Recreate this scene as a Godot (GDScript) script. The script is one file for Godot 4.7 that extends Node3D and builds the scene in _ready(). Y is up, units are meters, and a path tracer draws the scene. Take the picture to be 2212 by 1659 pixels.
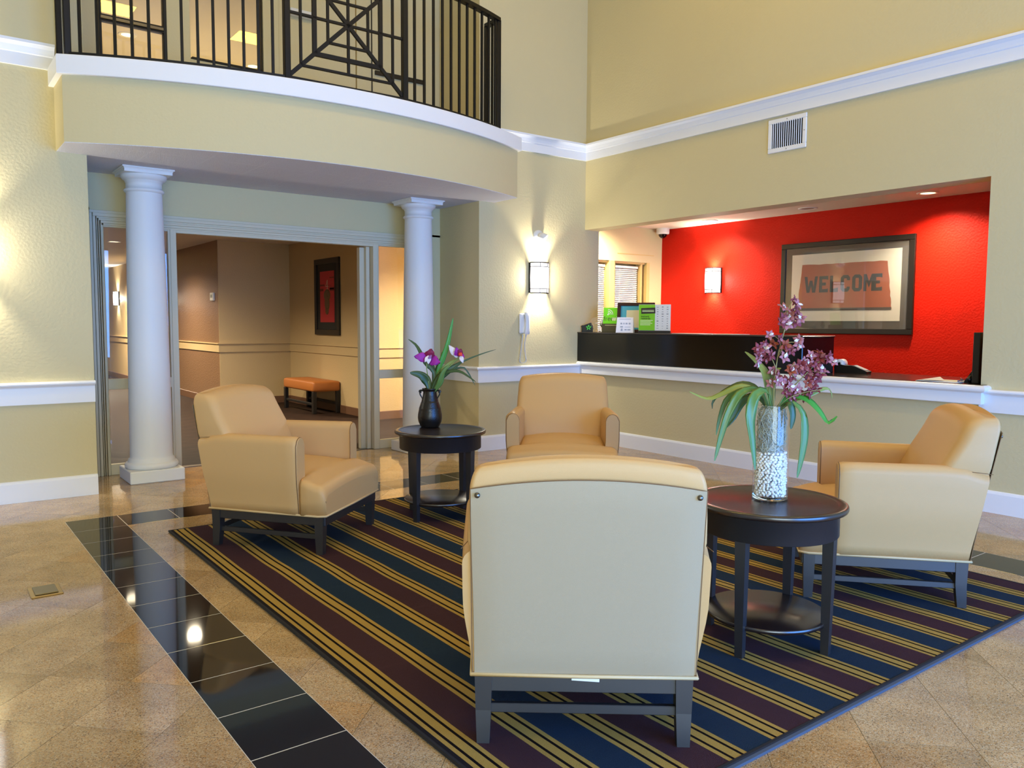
extends Node3D
# A lobby with four club chairs on a striped rug, a curved balcony on two columns, and a reception counter.
# x runs along the balcony wall, -z runs along the reception wall, y is up, metres.

const ZB := -6.312      # the wall that carries the balcony
const XR := 5.702       # the reception wall
const ZS := -7.01       # glazed front of the lounge under the balcony
const ZA := -7.15       # far side wall of the reception alcove
const XW := 7.79        # red wall
const RUG := 0.012
const TILE := 0.3048

var M := {}
var used := {}
var rng := RandomNumberGenerator.new()
var cam: Camera3D

# ---------------------------------------------------------------- nodes
func numbered(called: String) -> String:
	var n: int = used.get(called, 0)
	used[called] = n + 1
	return called if n == 0 else "%s_%03d" % [called, n]

func tag(o: Node, label: String, category := "", group := "") -> Node:
	o.set_meta("label", label)
	if category != "": o.set_meta("category", category)
	if group != "": o.set_meta("group", group)
	return o

func thing(called: String, label: String, category: String, at := Vector3.ZERO, turn := 0.0, group := "") -> Node3D:
	var o := Node3D.new()
	o.name = numbered(called)
	add_child(o)
	o.position = at
	o.rotation.y = turn
	tag(o, label, category, group)
	return o

func mesh_of(st: SurfaceTool) -> ArrayMesh:
	st.generate_normals()
	return st.commit()

func put(called: String, mesh: Mesh, m: Material, parent: Node, at := Transform3D()) -> MeshInstance3D:
	var o := MeshInstance3D.new()
	o.mesh = mesh
	o.material_override = m
	o.transform = at
	if parent == self:
		o.name = numbered(called)
		add_child(o)
	else:
		o.name = called
		parent.add_child(o, true)
	o.cast_shadow = GeometryInstance3D.SHADOW_CASTING_SETTING_ON
	return o

func obj(called: String, st: SurfaceTool, m: Material, parent: Node = self) -> MeshInstance3D:
	return put(called, mesh_of(st), m, parent)

func struct(called: String, st: SurfaceTool, m: Material, label := "", category := "wall") -> MeshInstance3D:
	var o := obj(called, st, m)
	o.set_meta("kind", "structure")
	if label != "": tag(o, label, category)
	return o

func copy_of(o: Node3D, at: Vector3, turn: float, label: String) -> Node3D:
	var c: Node3D = o.duplicate()
	var base: String = o.name
	c.name = numbered(base)
	add_child(c)
	c.position = at
	c.rotation.y = turn
	c.set_meta("label", label)
	return c

# ---------------------------------------------------------------- shapes
func new_st() -> SurfaceTool:
	var st := SurfaceTool.new()
	st.begin(Mesh.PRIMITIVE_TRIANGLES)
	st.set_smooth_group(-1)
	return st

func tri(st: SurfaceTool, a: Vector3, b: Vector3, c: Vector3) -> void:
	# a, b, c run counter-clockwise seen from outside
	st.add_vertex(a); st.add_vertex(c); st.add_vertex(b)

func quad(st: SurfaceTool, a: Vector3, b: Vector3, c: Vector3, d: Vector3) -> void:
	tri(st, a, b, c); tri(st, a, c, d)

func bx(st: SurfaceTool, lo: Vector3, hi: Vector3, bev := 0.0, xf := Transform3D()) -> void:
	var c := (lo + hi) * 0.5
	var h := (hi - lo) * 0.5
	st.set_smooth_group(-1)
	var b: float = min(bev, min(h.x, min(h.y, h.z)) * 0.95)
	var dirs := [Vector3.RIGHT, Vector3.LEFT, Vector3.UP, Vector3.DOWN, Vector3.BACK, Vector3.FORWARD]
	for d: Vector3 in dirs:
		var u := Vector3(abs(d.y), abs(d.z), abs(d.x))
		var v := d.cross(u)
		var f := c + d * (h * d.abs()).length()
		var hu := u * ((h * u).length() - b)
		var hv := v * ((h * v.abs()).length() - b)
		quad(st, xf * (f - hu - hv), xf * (f + hu - hv), xf * (f + hu + hv), xf * (f - hu + hv))
	if b <= 0.0: return
	var s := [-1.0, 1.0]
	for ax in 3:
		var i1 := (ax + 1) % 3
		var i2 := (ax + 2) % 3
		for s1: float in s:
			for s2: float in s:
				var e := []
				for k in 4:
					var p := Vector3.ZERO
					p[ax] = (h[ax] - b) * (-1.0 if k == 0 or k == 3 else 1.0)
					p[i1] = s1 * (h[i1] - (0.0 if k < 2 else b))
					p[i2] = s2 * (h[i2] - (b if k < 2 else 0.0))
					e.append(xf * (c + p))
				if s1 * s2 > 0: quad(st, e[0], e[1], e[2], e[3])
				else: quad(st, e[3], e[2], e[1], e[0])
	for sx: float in s:
		for sy: float in s:
			for sz: float in s:
				var q := c + Vector3(sx * h.x, sy * h.y, sz * h.z)
				var a1 := xf * (q - Vector3(0, sy * b, sz * b))
				var a2 := xf * (q - Vector3(sx * b, 0, sz * b))
				var a3 := xf * (q - Vector3(sx * b, sy * b, 0))
				if sx * sy * sz > 0: tri(st, a1, a2, a3)
				else: tri(st, a1, a3, a2)

func box_st(lo: Vector3, hi: Vector3, bev := 0.0) -> SurfaceTool:
	var st := new_st()
	bx(st, lo, hi, bev)
	return st

func loft(st: SurfaceTool, rings: Array, caps := 3, group := 1, closed := true) -> void:
	# rings of equal length, each counter-clockwise seen from the side the rings travel towards
	var n: int = rings[0].size()
	st.set_smooth_group(group)
	for i in rings.size() - 1:
		var a: PackedVector3Array = rings[i]
		var b: PackedVector3Array = rings[i + 1]
		for k in (n if closed else n - 1):
			var k2 := (k + 1) % n
			quad(st, a[k], a[k2], b[k2], b[k])
	st.set_smooth_group(-1)
	if caps & 1: fan(st, rings[0], true)
	if caps & 2: fan(st, rings[-1], false)

func fan(st: SurfaceTool, ring: PackedVector3Array, back: bool) -> void:
	var c := Vector3.ZERO
	for p in ring: c += p
	c /= ring.size()
	for k in ring.size():
		var k2 := (k + 1) % ring.size()
		if back: tri(st, c, ring[k2], ring[k])
		else: tri(st, c, ring[k], ring[k2])

func lathe(st: SurfaceTool, profile: Array, segs := 32, at := Vector3.ZERO, group := 1, squash := 1.0) -> void:
	# profile of Vector2(radius, height), from the bottom up on the outside
	var rings := []
	for p: Vector2 in profile:
		var r := PackedVector3Array()
		for k in segs:
			var a := -TAU * k / segs
			r.append(at + Vector3(cos(a) * p.x, p.y, sin(a) * p.x * squash))
		rings.append(r)
	loft(st, rings, 0, group)

func tube(st: SurfaceTool, pts: Array, r: float, sides := 6, r_end := -1.0, closed := false) -> void:
	var n := pts.size()
	var rings := []
	var up := Vector3.UP
	var t0: Vector3 = (pts[1] - pts[0]).normalized()
	if abs(t0.dot(up)) > 0.95: up = Vector3.RIGHT
	var u := t0.cross(up).normalized()
	for i in n:
		var a: Vector3 = pts[(i - 1 + n) % n] if closed else pts[max(i - 1, 0)]
		var b: Vector3 = pts[(i + 1) % n] if closed else pts[min(i + 1, n - 1)]
		var t := (b - a).normalized()
		u = (u - t * u.dot(t)).normalized()
		var v := t.cross(u)
		var rr := r if r_end < 0 else lerpf(r, r_end, float(i) / (n - 1))
		var ring := PackedVector3Array()
		for k in sides:
			var g := TAU * k / sides
			ring.append(pts[i] + (u * cos(g) + v * sin(g)) * rr)
		rings.append(ring)
	if closed: rings.append(rings[0])
	loft(st, rings, 0 if closed else 3)

func bar(st: SurfaceTool, a: Vector3, b: Vector3, w: float, d: float, side := Vector3.UP) -> void:
	# a square bar from a to b; w along side, d across
	var t := (b - a).normalized()
	var u := (side - t * side.dot(t)).normalized()
	var v := t.cross(u)
	bx(st, Vector3(-w / 2, -d / 2, 0), Vector3(w / 2, d / 2, a.distance_to(b)), min(w, d) * 0.12, Transform3D(Basis(u, v, t), a))

func prism(st: SurfaceTool, poly: PackedVector2Array, y0: float, y1: float) -> void:
	# poly of (x, z)
	var p := poly.duplicate()
	if Geometry2D.is_polygon_clockwise(p): p.reverse()
	# (x, z) counter-clockwise in the plane is clockwise seen from above
	st.set_smooth_group(-1)
	var n := p.size()
	for k in n:
		var a := p[k]
		var b := p[(k + 1) % n]
		quad(st, Vector3(b.x, y0, b.y), Vector3(a.x, y0, a.y), Vector3(a.x, y1, a.y), Vector3(b.x, y1, b.y))
	var ix := Geometry2D.triangulate_polygon(p)
	for i in range(0, ix.size(), 3):
		var q := [p[ix[i]], p[ix[i + 1]], p[ix[i + 2]]]
		if (q[1] - q[0]).cross(q[2] - q[0]) < 0: q = [q[0], q[2], q[1]]
		tri(st, Vector3(q[0].x, y1, q[0].y), Vector3(q[2].x, y1, q[2].y), Vector3(q[1].x, y1, q[1].y))
		tri(st, Vector3(q[0].x, y0, q[0].y), Vector3(q[1].x, y0, q[1].y), Vector3(q[2].x, y0, q[2].y))

func sweep(st: SurfaceTool, profile: Array, path: Array, ends := true) -> void:
	# profile of Vector2(out, y) from top to bottom; path of Vector2(x, z); "out" is to the left of the travel seen from above
	var n := path.size()
	var rings := []
	for i in n:
		var d0: Vector2 = (path[i] - path[max(i - 1, 0)])
		var d1: Vector2 = (path[min(i + 1, n - 1)] - path[i])
		if i == 0: d0 = d1
		if i == n - 1: d1 = d0
		d0 = d0.normalized(); d1 = d1.normalized()
		var n0 := Vector2(d0.y, -d0.x)
		var n1 := Vector2(d1.y, -d1.x)
		var m := (n0 + n1).normalized()
		m /= max(0.3, m.dot(n0))
		var ring := PackedVector3Array()
		for p: Vector2 in profile:
			ring.append(Vector3(path[i].x + m.x * p.x, p.y, path[i].y + m.y * p.x))
		rings.append(ring)
	st.set_smooth_group(-1)
	var k2 := profile.size()
	for i in n - 1:
		for k in k2:
			var k3 := (k + 1) % k2
			quad(st, rings[i][k], rings[i][k3], rings[i + 1][k3], rings[i + 1][k])
	if ends:
		ring_cap(st, rings[0], profile, true)
		ring_cap(st, rings[n - 1], profile, false)

func ring_cap(st: SurfaceTool, ring: PackedVector3Array, profile: Array, first: bool) -> void:
	var p := PackedVector2Array(profile)
	var ix := Geometry2D.triangulate_polygon(p)
	for i in range(0, ix.size(), 3):
		if first: tri(st, ring[ix[i]], ring[ix[i + 1]], ring[ix[i + 2]])
		else: tri(st, ring[ix[i]], ring[ix[i + 2]], ring[ix[i + 1]])

func sheet(st: SurfaceTool, a: Vector3, b: Vector3, c: Vector3, d: Vector3) -> void:
	# a flat print with its own 0..1 picture; a bottom left, b bottom right, c top right, d top left
	st.set_smooth_group(-1)
	var uv := [Vector2(0, 1), Vector2(1, 1), Vector2(1, 0), Vector2(0, 0)]
	var v := [a, b, c, d]
	for k: int in [0, 2, 1, 0, 3, 2]:
		st.set_uv(uv[k]); st.add_vertex(v[k])

func curve(pts: Array, n: int) -> Array:
	# a smooth line through the points
	var c := Curve3D.new()
	var k := pts.size()
	for i in k:
		var t: Vector3 = (pts[min(i + 1, k - 1)] - pts[max(i - 1, 0)]) / 6.0
		c.add_point(pts[i], -t, t)
	var out := []
	var length := c.get_baked_length()
	for i in n: out.append(c.sample_baked(length * i / (n - 1), true))
	return out

func leaf(st: SurfaceTool, pts: Array, width: float, facing: Vector3, fold := 0.25, base := 0.45, peak := 0.45) -> void:
	# a strap leaf with a folded midrib and a little thickness
	var n := 16
	var c := curve(pts, n)
	var top := []
	for i in n:
		var t := (Vector3(c[min(i + 1, n - 1)]) - Vector3(c[max(i - 1, 0)])).normalized()
		var u := t.cross(facing).normalized()
		var nn := u.cross(t).normalized()
		var s := float(i) / (n - 1)
		var w: float = lerpf(base, 1.0, smoothstep(0.0, peak, s)) * pow(clampf((1.0 - s) / (1.0 - peak), 0.02, 1.0), 0.55) if s > peak else lerpf(base, 1.0, smoothstep(0.0, peak, s))
		w *= width * 0.5
		top.append(PackedVector3Array([c[i] - u * w + nn * w * fold, c[i] - u * w * 0.5 + nn * w * fold * 0.35, c[i], c[i] + u * w * 0.5 + nn * w * fold * 0.35, c[i] + u * w + nn * w * fold,
			c[i] + u * w * 0.5 + nn * (w * fold * 0.35 - 0.0012), c[i] - nn * 0.0012, c[i] - u * w * 0.5 + nn * (w * fold * 0.35 - 0.0012)]))
	loft(st, top, 3)

# ---------------------------------------------------------------- materials
func mat(c: Color, rough := 0.6, metal := 0.0, spec := 0.5) -> StandardMaterial3D:
	var m := StandardMaterial3D.new()
	m.albedo_color = c
	m.roughness = rough
	m.metallic = metal
	m.metallic_specular = spec
	return m

func noise_tex(freq: float, size: int, sd: int, normal := false, strength := 4.0, octaves := 3, ramp: Gradient = null) -> NoiseTexture2D:
	var f := FastNoiseLite.new()
	f.noise_type = FastNoiseLite.TYPE_SIMPLEX_SMOOTH
	f.frequency = freq
	f.fractal_octaves = octaves
	f.seed = sd
	var t := NoiseTexture2D.new()
	t.width = size; t.height = size
	t.seamless = true
	t.noise = f
	if normal:
		t.as_normal_map = true
		t.bump_strength = strength
	if ramp: t.color_ramp = ramp
	return t

func ramp_of(cols: Array, offs: Array) -> Gradient:
	var g := Gradient.new()
	g.colors = PackedColorArray(cols)
	g.offsets = PackedFloat32Array(offs)
	return g

func relief(m: StandardMaterial3D, tex: Texture2D, scale: float, amount: float, world := true) -> StandardMaterial3D:
	m.uv1_triplanar = true
	m.uv1_world_triplanar = world
	m.uv1_scale = Vector3.ONE * scale
	m.normal_enabled = true
	m.normal_texture = tex
	m.normal_scale = amount
	return m

func granite_image(cols: Array, weights: Array, size: int, sd: int) -> ImageTexture:
	# speckles of crystal size over a slow drift of tone
	var r := RandomNumberGenerator.new()
	r.seed = sd
	var im := Image.create(size, size, false, Image.FORMAT_RGB8)
	var base: Color = cols[0]
	var drift := FastNoiseLite.new()
	drift.seed = sd; drift.frequency = 3.0 / size; drift.fractal_octaves = 3
	for y in size:
		for x in size:
			var d := drift.get_noise_2d(x, y) * 0.12
			im.set_pixel(x, y, Color(base.r + d, base.g + d * 0.9, base.b + d * 0.7))
	for k in weights.size():
		for j in int(weights[k] * size * size):
			var x := r.randi_range(0, size - 1)
			var y := r.randi_range(0, size - 1)
			var w := r.randi_range(1, 4)
			var h := r.randi_range(1, 3)
			var c: Color = im.get_pixel(x, y).lerp(cols[k + 1], r.randf_range(0.35, 0.85))
			im.fill_rect(Rect2i(x, y, w, h), c)
	return ImageTexture.create_from_image(im)

func make_materials() -> void:
	var peel := noise_tex(0.045, 512, 3, true, 5.0, 2)
	var fine := noise_tex(0.25, 256, 5, true, 4.0, 2)
	M.wall = relief(mat(Color(0.82, 0.765, 0.59), 0.6, 0, 0.35), peel, 1.6, 0.15)
	M.red = relief(mat(Color(0.76, 0.105, 0.035), 0.5, 0, 0.28), peel, 1.6, 0.25)
	M.soffit = relief(mat(Color(0.96, 0.96, 0.98), 0.9, 0, 0.2), noise_tex(0.11, 512, 9, true, 9.0, 3), 2.6, 1.0)
	M.soffit.albedo_texture = noise_tex(0.22, 512, 10, false, 1.0, 2, ramp_of([Color(0.84, 0.84, 0.85), Color(1, 1, 1)], [0.2, 0.7]))
	M.ceiling = mat(Color(0.86, 0.83, 0.78), 0.9)
	M.white = mat(Color(0.93, 0.93, 0.93), 0.38, 0, 0.5)
	M.column = mat(Color(0.90, 0.90, 0.89), 0.45, 0, 0.4)
	M.frame = mat(Color(0.82, 0.785, 0.68), 0.5, 0, 0.35)
	M.lounge = relief(mat(Color(0.74, 0.645, 0.48), 0.6, 0, 0.35), peel, 1.6, 0.15)
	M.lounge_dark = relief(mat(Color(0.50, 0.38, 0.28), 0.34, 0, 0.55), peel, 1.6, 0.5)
	M.dark_wood = mat(Color(0.06, 0.045, 0.04), 0.5)
	M.brown_base = mat(Color(0.40, 0.28, 0.20), 0.5)
	M.leather = relief(mat(Color(0.80, 0.635, 0.415), 0.42, 0, 0.42), fine, 9.0, 0.22, false)
	M.leather_daylit = relief(mat(Color(0.67, 0.60, 0.48), 0.55, 0, 0.35), fine, 12.0, 0.25, false)  # same leather as the seat, with cool daylight put into the colour
	M.piping = mat(Color(0.82, 0.70, 0.50), 0.45)
	M.seam = mat(Color(0.47, 0.345, 0.21), 0.6)
	M.espresso = mat(Color(0.07, 0.066, 0.08), 0.48, 0, 1.0)
	M.table_top = mat(Color(0.115, 0.075, 0.07), 0.27, 0, 0.75)
	M.iron = mat(Color(0.05, 0.038, 0.033), 0.45, 0.3, 0.5)
	M.black_lam = mat(Color(0.035, 0.032, 0.03), 0.12, 0, 0.5)
	M.desk_top = mat(Color(0.13, 0.085, 0.07), 0.18, 0, 0.5)
	M.dark_frame = mat(Color(0.095, 0.07, 0.055), 0.4)
	M.mat_board = mat(Color(0.22, 0.18, 0.145), 0.8)
	M.paper = mat(Color(0.90, 0.88, 0.83), 0.8)
	M.plastic = mat(Color(0.87, 0.87, 0.86), 0.35)
	M.dark_plastic = mat(Color(0.03, 0.032, 0.038), 0.35)
	M.chrome = mat(Color(0.8, 0.8, 0.8), 0.12, 1.0)
	M.nickel = mat(Color(0.45, 0.43, 0.40), 0.3, 1.0)
	M.brass = mat(Color(0.72, 0.60, 0.36), 0.28, 1.0)
	M.grout = mat(Color(0.55, 0.48, 0.38), 0.85)
	M.grout_dark = mat(Color(0.80, 0.78, 0.74), 0.85)
	M.glass = mat(Color(1, 1, 1, 0.04), 0.0, 0, 0.5)
	M.glass.transparency = BaseMaterial3D.TRANSPARENCY_ALPHA
	M.solid_glass = mat(Color(0.97, 0.99, 0.98, 0.0), 0.0)
	M.solid_glass.transparency = BaseMaterial3D.TRANSPARENCY_ALPHA
	M.solid_glass.refraction_enabled = true
	M.solid_glass.refraction_scale = 0.05
	M.pebble = mat(Color(0.93, 0.925, 0.90), 0.5)
	M.fibre = mat(Color(0.66, 0.69, 0.63), 0.8)
	M.leaf = mat(Color(0.36, 0.50, 0.24), 0.36, 0, 0.5)
	M.leaf.backlight_enabled = true; M.leaf.backlight = Color(0.1, 0.16, 0.05)
	M.leaf_pale = mat(Color(0.55, 0.62, 0.33), 0.42, 0, 0.5)
	M.leaf_pale.backlight_enabled = true; M.leaf_pale.backlight = Color(0.16, 0.2, 0.07)
	M.leaf_bright = mat(Color(0.27, 0.57, 0.20), 0.45)
	M.leaf_dark = mat(Color(0.22, 0.32, 0.14), 0.42)
	M.stem = mat(Color(0.60, 0.55, 0.33), 0.6)
	M.petal_wine = mat(Color(0.50, 0.17, 0.19), 0.65)
	M.petal_rose = mat(Color(0.68, 0.42, 0.43), 0.65)
	M.petal_rust = mat(Color(0.58, 0.24, 0.10), 0.65)
	M.petal_magenta = mat(Color(0.62, 0.13, 0.58), 0.6)
	M.petal_crimson = mat(Color(0.55, 0.04, 0.25), 0.6)
	M.petal_white = mat(Color(0.90, 0.85, 0.84), 0.6)
	M.pot = relief(mat(Color(0.095, 0.085, 0.082), 0.3, 0.35, 0.6), noise_tex(0.05, 256, 21, true, 4.0, 3), 8.0, 0.4, false)
	M.lamp = mat(Color(0.9, 0.9, 0.88), 0.4)
	M.lamp.emission_enabled = true
	M.lamp.emission = Color(1.0, 0.97, 0.95)
	M.lamp.emission_energy_multiplier = 2.0
	M.can_glow = mat(Color(0.9, 0.85, 0.7), 0.5)
	M.can_glow.emission_enabled = true
	M.can_glow.emission = Color(1.0, 0.90, 0.66)
	M.can_glow.emission_energy_multiplier = 3.0
	M.bronze = mat(Color(0.07, 0.06, 0.065), 0.4, 0.4)
	# floor stones: three variants of the golden granite, one black
	var gold := [Color(0.705, 0.60, 0.44), Color(0.54, 0.40, 0.24), Color(0.82, 0.755, 0.64), Color(0.38, 0.29, 0.20), Color(0.76, 0.56, 0.32), Color(0.25, 0.21, 0.18)]
	var tex := granite_image(gold, [0.05, 0.05, 0.02, 0.045, 0.006], 768, 11)
	M.granite = []
	for k in 4:
		var g := mat([Color(1, 1, 1), Color(0.93, 0.92, 0.90), Color(1.0, 0.955, 0.88), Color(0.97, 0.975, 1.0)][k], 0.07, 0, 0.5)
		g.albedo_texture = tex
		g.uv1_triplanar = true
		g.uv1_world_triplanar = true
		g.uv1_scale = Vector3.ONE * 1.25
		g.uv1_offset = Vector3(0.13, 0.37, 0.71) * k
		M.granite.append(g)
	M.black_stone = mat(Color(0.035, 0.036, 0.038), 0.05, 0, 0.5)
	var wood := noise_tex(0.02, 512, 31, false, 1.0, 4, ramp_of([Color(0.085, 0.055, 0.045), Color(0.20, 0.14, 0.11), Color(0.13, 0.09, 0.075)], [0.2, 0.6, 0.9]))
	M.wood_floor = mat(Color(1, 1, 1), 0.65, 0, 0.2)
	M.wood_floor.albedo_texture = wood
	M.wood_floor.uv1_triplanar = true
	M.wood_floor.uv1_world_triplanar = true
	M.wood_floor.uv1_scale = Vector3(0.25, 1.0, 3.5)
	M.rug = mat(Color(1, 1, 1), 0.95, 0, 0.15)
	M.rug.vertex_color_use_as_albedo = true
	M.rug.albedo_texture = noise_tex(0.35, 512, 41, false, 1.0, 2, ramp_of([Color(0.8, 0.8, 0.8), Color(1, 1, 1)], [0.15, 0.8]))
	M.rug.uv1_triplanar = true
	M.rug.uv1_world_triplanar = true
	M.rug.uv1_scale = Vector3.ONE * 2.2
	M.rug.normal_enabled = true
	M.rug.normal_texture = noise_tex(0.4, 512, 43, true, 8.0, 2)
	M.rug.normal_scale = 0.8
	M.binding = mat(Color(0.085, 0.07, 0.075), 0.95)

# ---------------------------------------------------------------- the scene
func _ready() -> void:
	rng.seed = 7
	# camera
	cam = Camera3D.new()
	cam.name = "camera"
	add_child(cam)
	cam.fov = 51.29
	cam.near = 0.05
	cam.far = 80.0
	cam.transform = Transform3D(Basis(Vector3.UP, deg_to_rad(-36.99)) * Basis(Vector3.RIGHT, deg_to_rad(-4.34)) * Basis(Vector3.BACK, deg_to_rad(0.31)), Vector3(0, 1.236, 0))
	cam.current = true
	# sky and exposure
	var we := WorldEnvironment.new()
	we.name = "environment"
	var env := Environment.new()
	var sky := Sky.new()
	var sm := ProceduralSkyMaterial.new()
	sm.sky_top_color = Color(0.36, 0.56, 0.95)
	sm.sky_horizon_color = Color(0.66, 0.80, 1.0)
	sm.ground_bottom_color = Color(0.40, 0.46, 0.52)
	sm.ground_horizon_color = Color(0.55, 0.66, 0.78)
	sky.sky_material = sm
	env.background_mode = Environment.BG_SKY
	env.sky = sky
	env.background_energy_multiplier = 1.8
	env.tonemap_mode = Environment.TONE_MAPPER_LINEAR
	env.tonemap_exposure = 1.0
	env.sdfgi_enabled = true
	env.ssao_enabled = true
	env.ssil_enabled = true
	we.environment = env
	add_child(we)
	# daylight through the entrance glazing behind the camera
	area_light("entrance_daylight", Vector3(3.1, 1.30, 2.54), Vector3(0, 0, -1), Vector2(3.7, 2.5), Color(0.34, 0.61, 1.0), 46.0)
	area_light("entrance_daylight", Vector3(-0.9, 1.30, 2.54), Vector3(0, 0, -1), Vector2(3.4, 2.5), Color(0.87, 0.96, 0.98), 22.5)
	# the high hall's own lamps
	for p: Vector3 in [Vector3(0.2, 5.8, -3.9), Vector3(2.6, 5.8, -3.9), Vector3(4.6, 5.8, -3.9), Vector3(0.2, 5.8, -0.9), Vector3(2.6, 5.8, -0.9), Vector3(4.6, 5.8, -0.9)]:
		area_light("hall_light", p, Vector3.DOWN, Vector2(0.5, 0.5), Color(1.0, 0.84, 0.30), 2.6)
	make_materials()
	build_shell()
	build_floor()
	build_balcony()
	build_storefront()
	build_lounge()
	build_upstairs()
	build_alcove()
	build_counter()
	build_wall_fittings()
	build_rug()
	build_chairs()
	build_tables()
	build_pot_orchids()
	build_vase_orchids()

func area_light(called: String, at: Vector3, dir: Vector3, size: Vector2, c: Color, energy: float) -> void:
	var l := AreaLight3D.new()
	l.name = numbered(called)
	add_child(l)
	var up := Vector3.UP if abs(dir.y) < 0.9 else Vector3.BACK
	l.transform = Transform3D(Basis.looking_at(dir, up), at)
	l.area_size = size
	l.light_color = c
	l.light_energy = energy
	l.area_range = 30.0
	l.shadow_enabled = true

func omni(parent: Node, at: Vector3, c: Color, energy: float, size := 0.03) -> void:
	var l := OmniLight3D.new()
	l.name = "bulb_light"
	parent.add_child(l, true)
	l.position = at
	l.light_color = c
	l.light_energy = energy
	l.light_size = size
	l.omni_range = 25.0
	l.omni_attenuation = 2.0
	l.shadow_enabled = true

func spot(parent: Node, at: Vector3, dir: Vector3, c: Color, energy: float, angle: float, soft := 0.4, size := 0.03) -> void:
	var l := SpotLight3D.new()
	l.name = "spot_light"
	parent.add_child(l, true)
	var up := Vector3.UP if abs(dir.y) < 0.9 else Vector3.BACK
	l.transform = Transform3D(Basis.looking_at(dir, up), at)
	l.light_color = c
	l.light_energy = energy
	l.spot_angle = angle
	l.spot_angle_attenuation = soft
	l.light_size = size
	l.spot_range = 25.0
	l.spot_attenuation = 2.0
	l.shadow_enabled = true

func V(x: float, y: float, z: float) -> Vector3: return Vector3(x, y, z)

# profiles, bottom to top on the outside
func base_profile() -> Array: return [Vector2(0, 0), Vector2(0.018, 0), Vector2(0.018, 0.128), Vector2(0.012, 0.142), Vector2(0.004, 0.147), Vector2(0, 0.147)]
func rail_profile() -> Array: return [Vector2(0, 0.665), Vector2(0.018, 0.665), Vector2(0.018, 0.778), Vector2(0.026, 0.788), Vector2(0.042, 0.791), Vector2(0.049, 0.798), Vector2(0.050, 0.806), Vector2(0.046, 0.814), Vector2(0.038, 0.818), Vector2(0, 0.818)]
func crown_profile() -> Array: return [Vector2(0, 2.919), Vector2(0.02, 2.919), Vector2(0.02, 2.998), Vector2(0.027, 3.003), Vector2(0.030, 3.016), Vector2(0.040, 3.040), Vector2(0.056, 3.057), Vector2(0.064, 3.060), Vector2(0.064, 3.078), Vector2(0, 3.078)]

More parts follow.
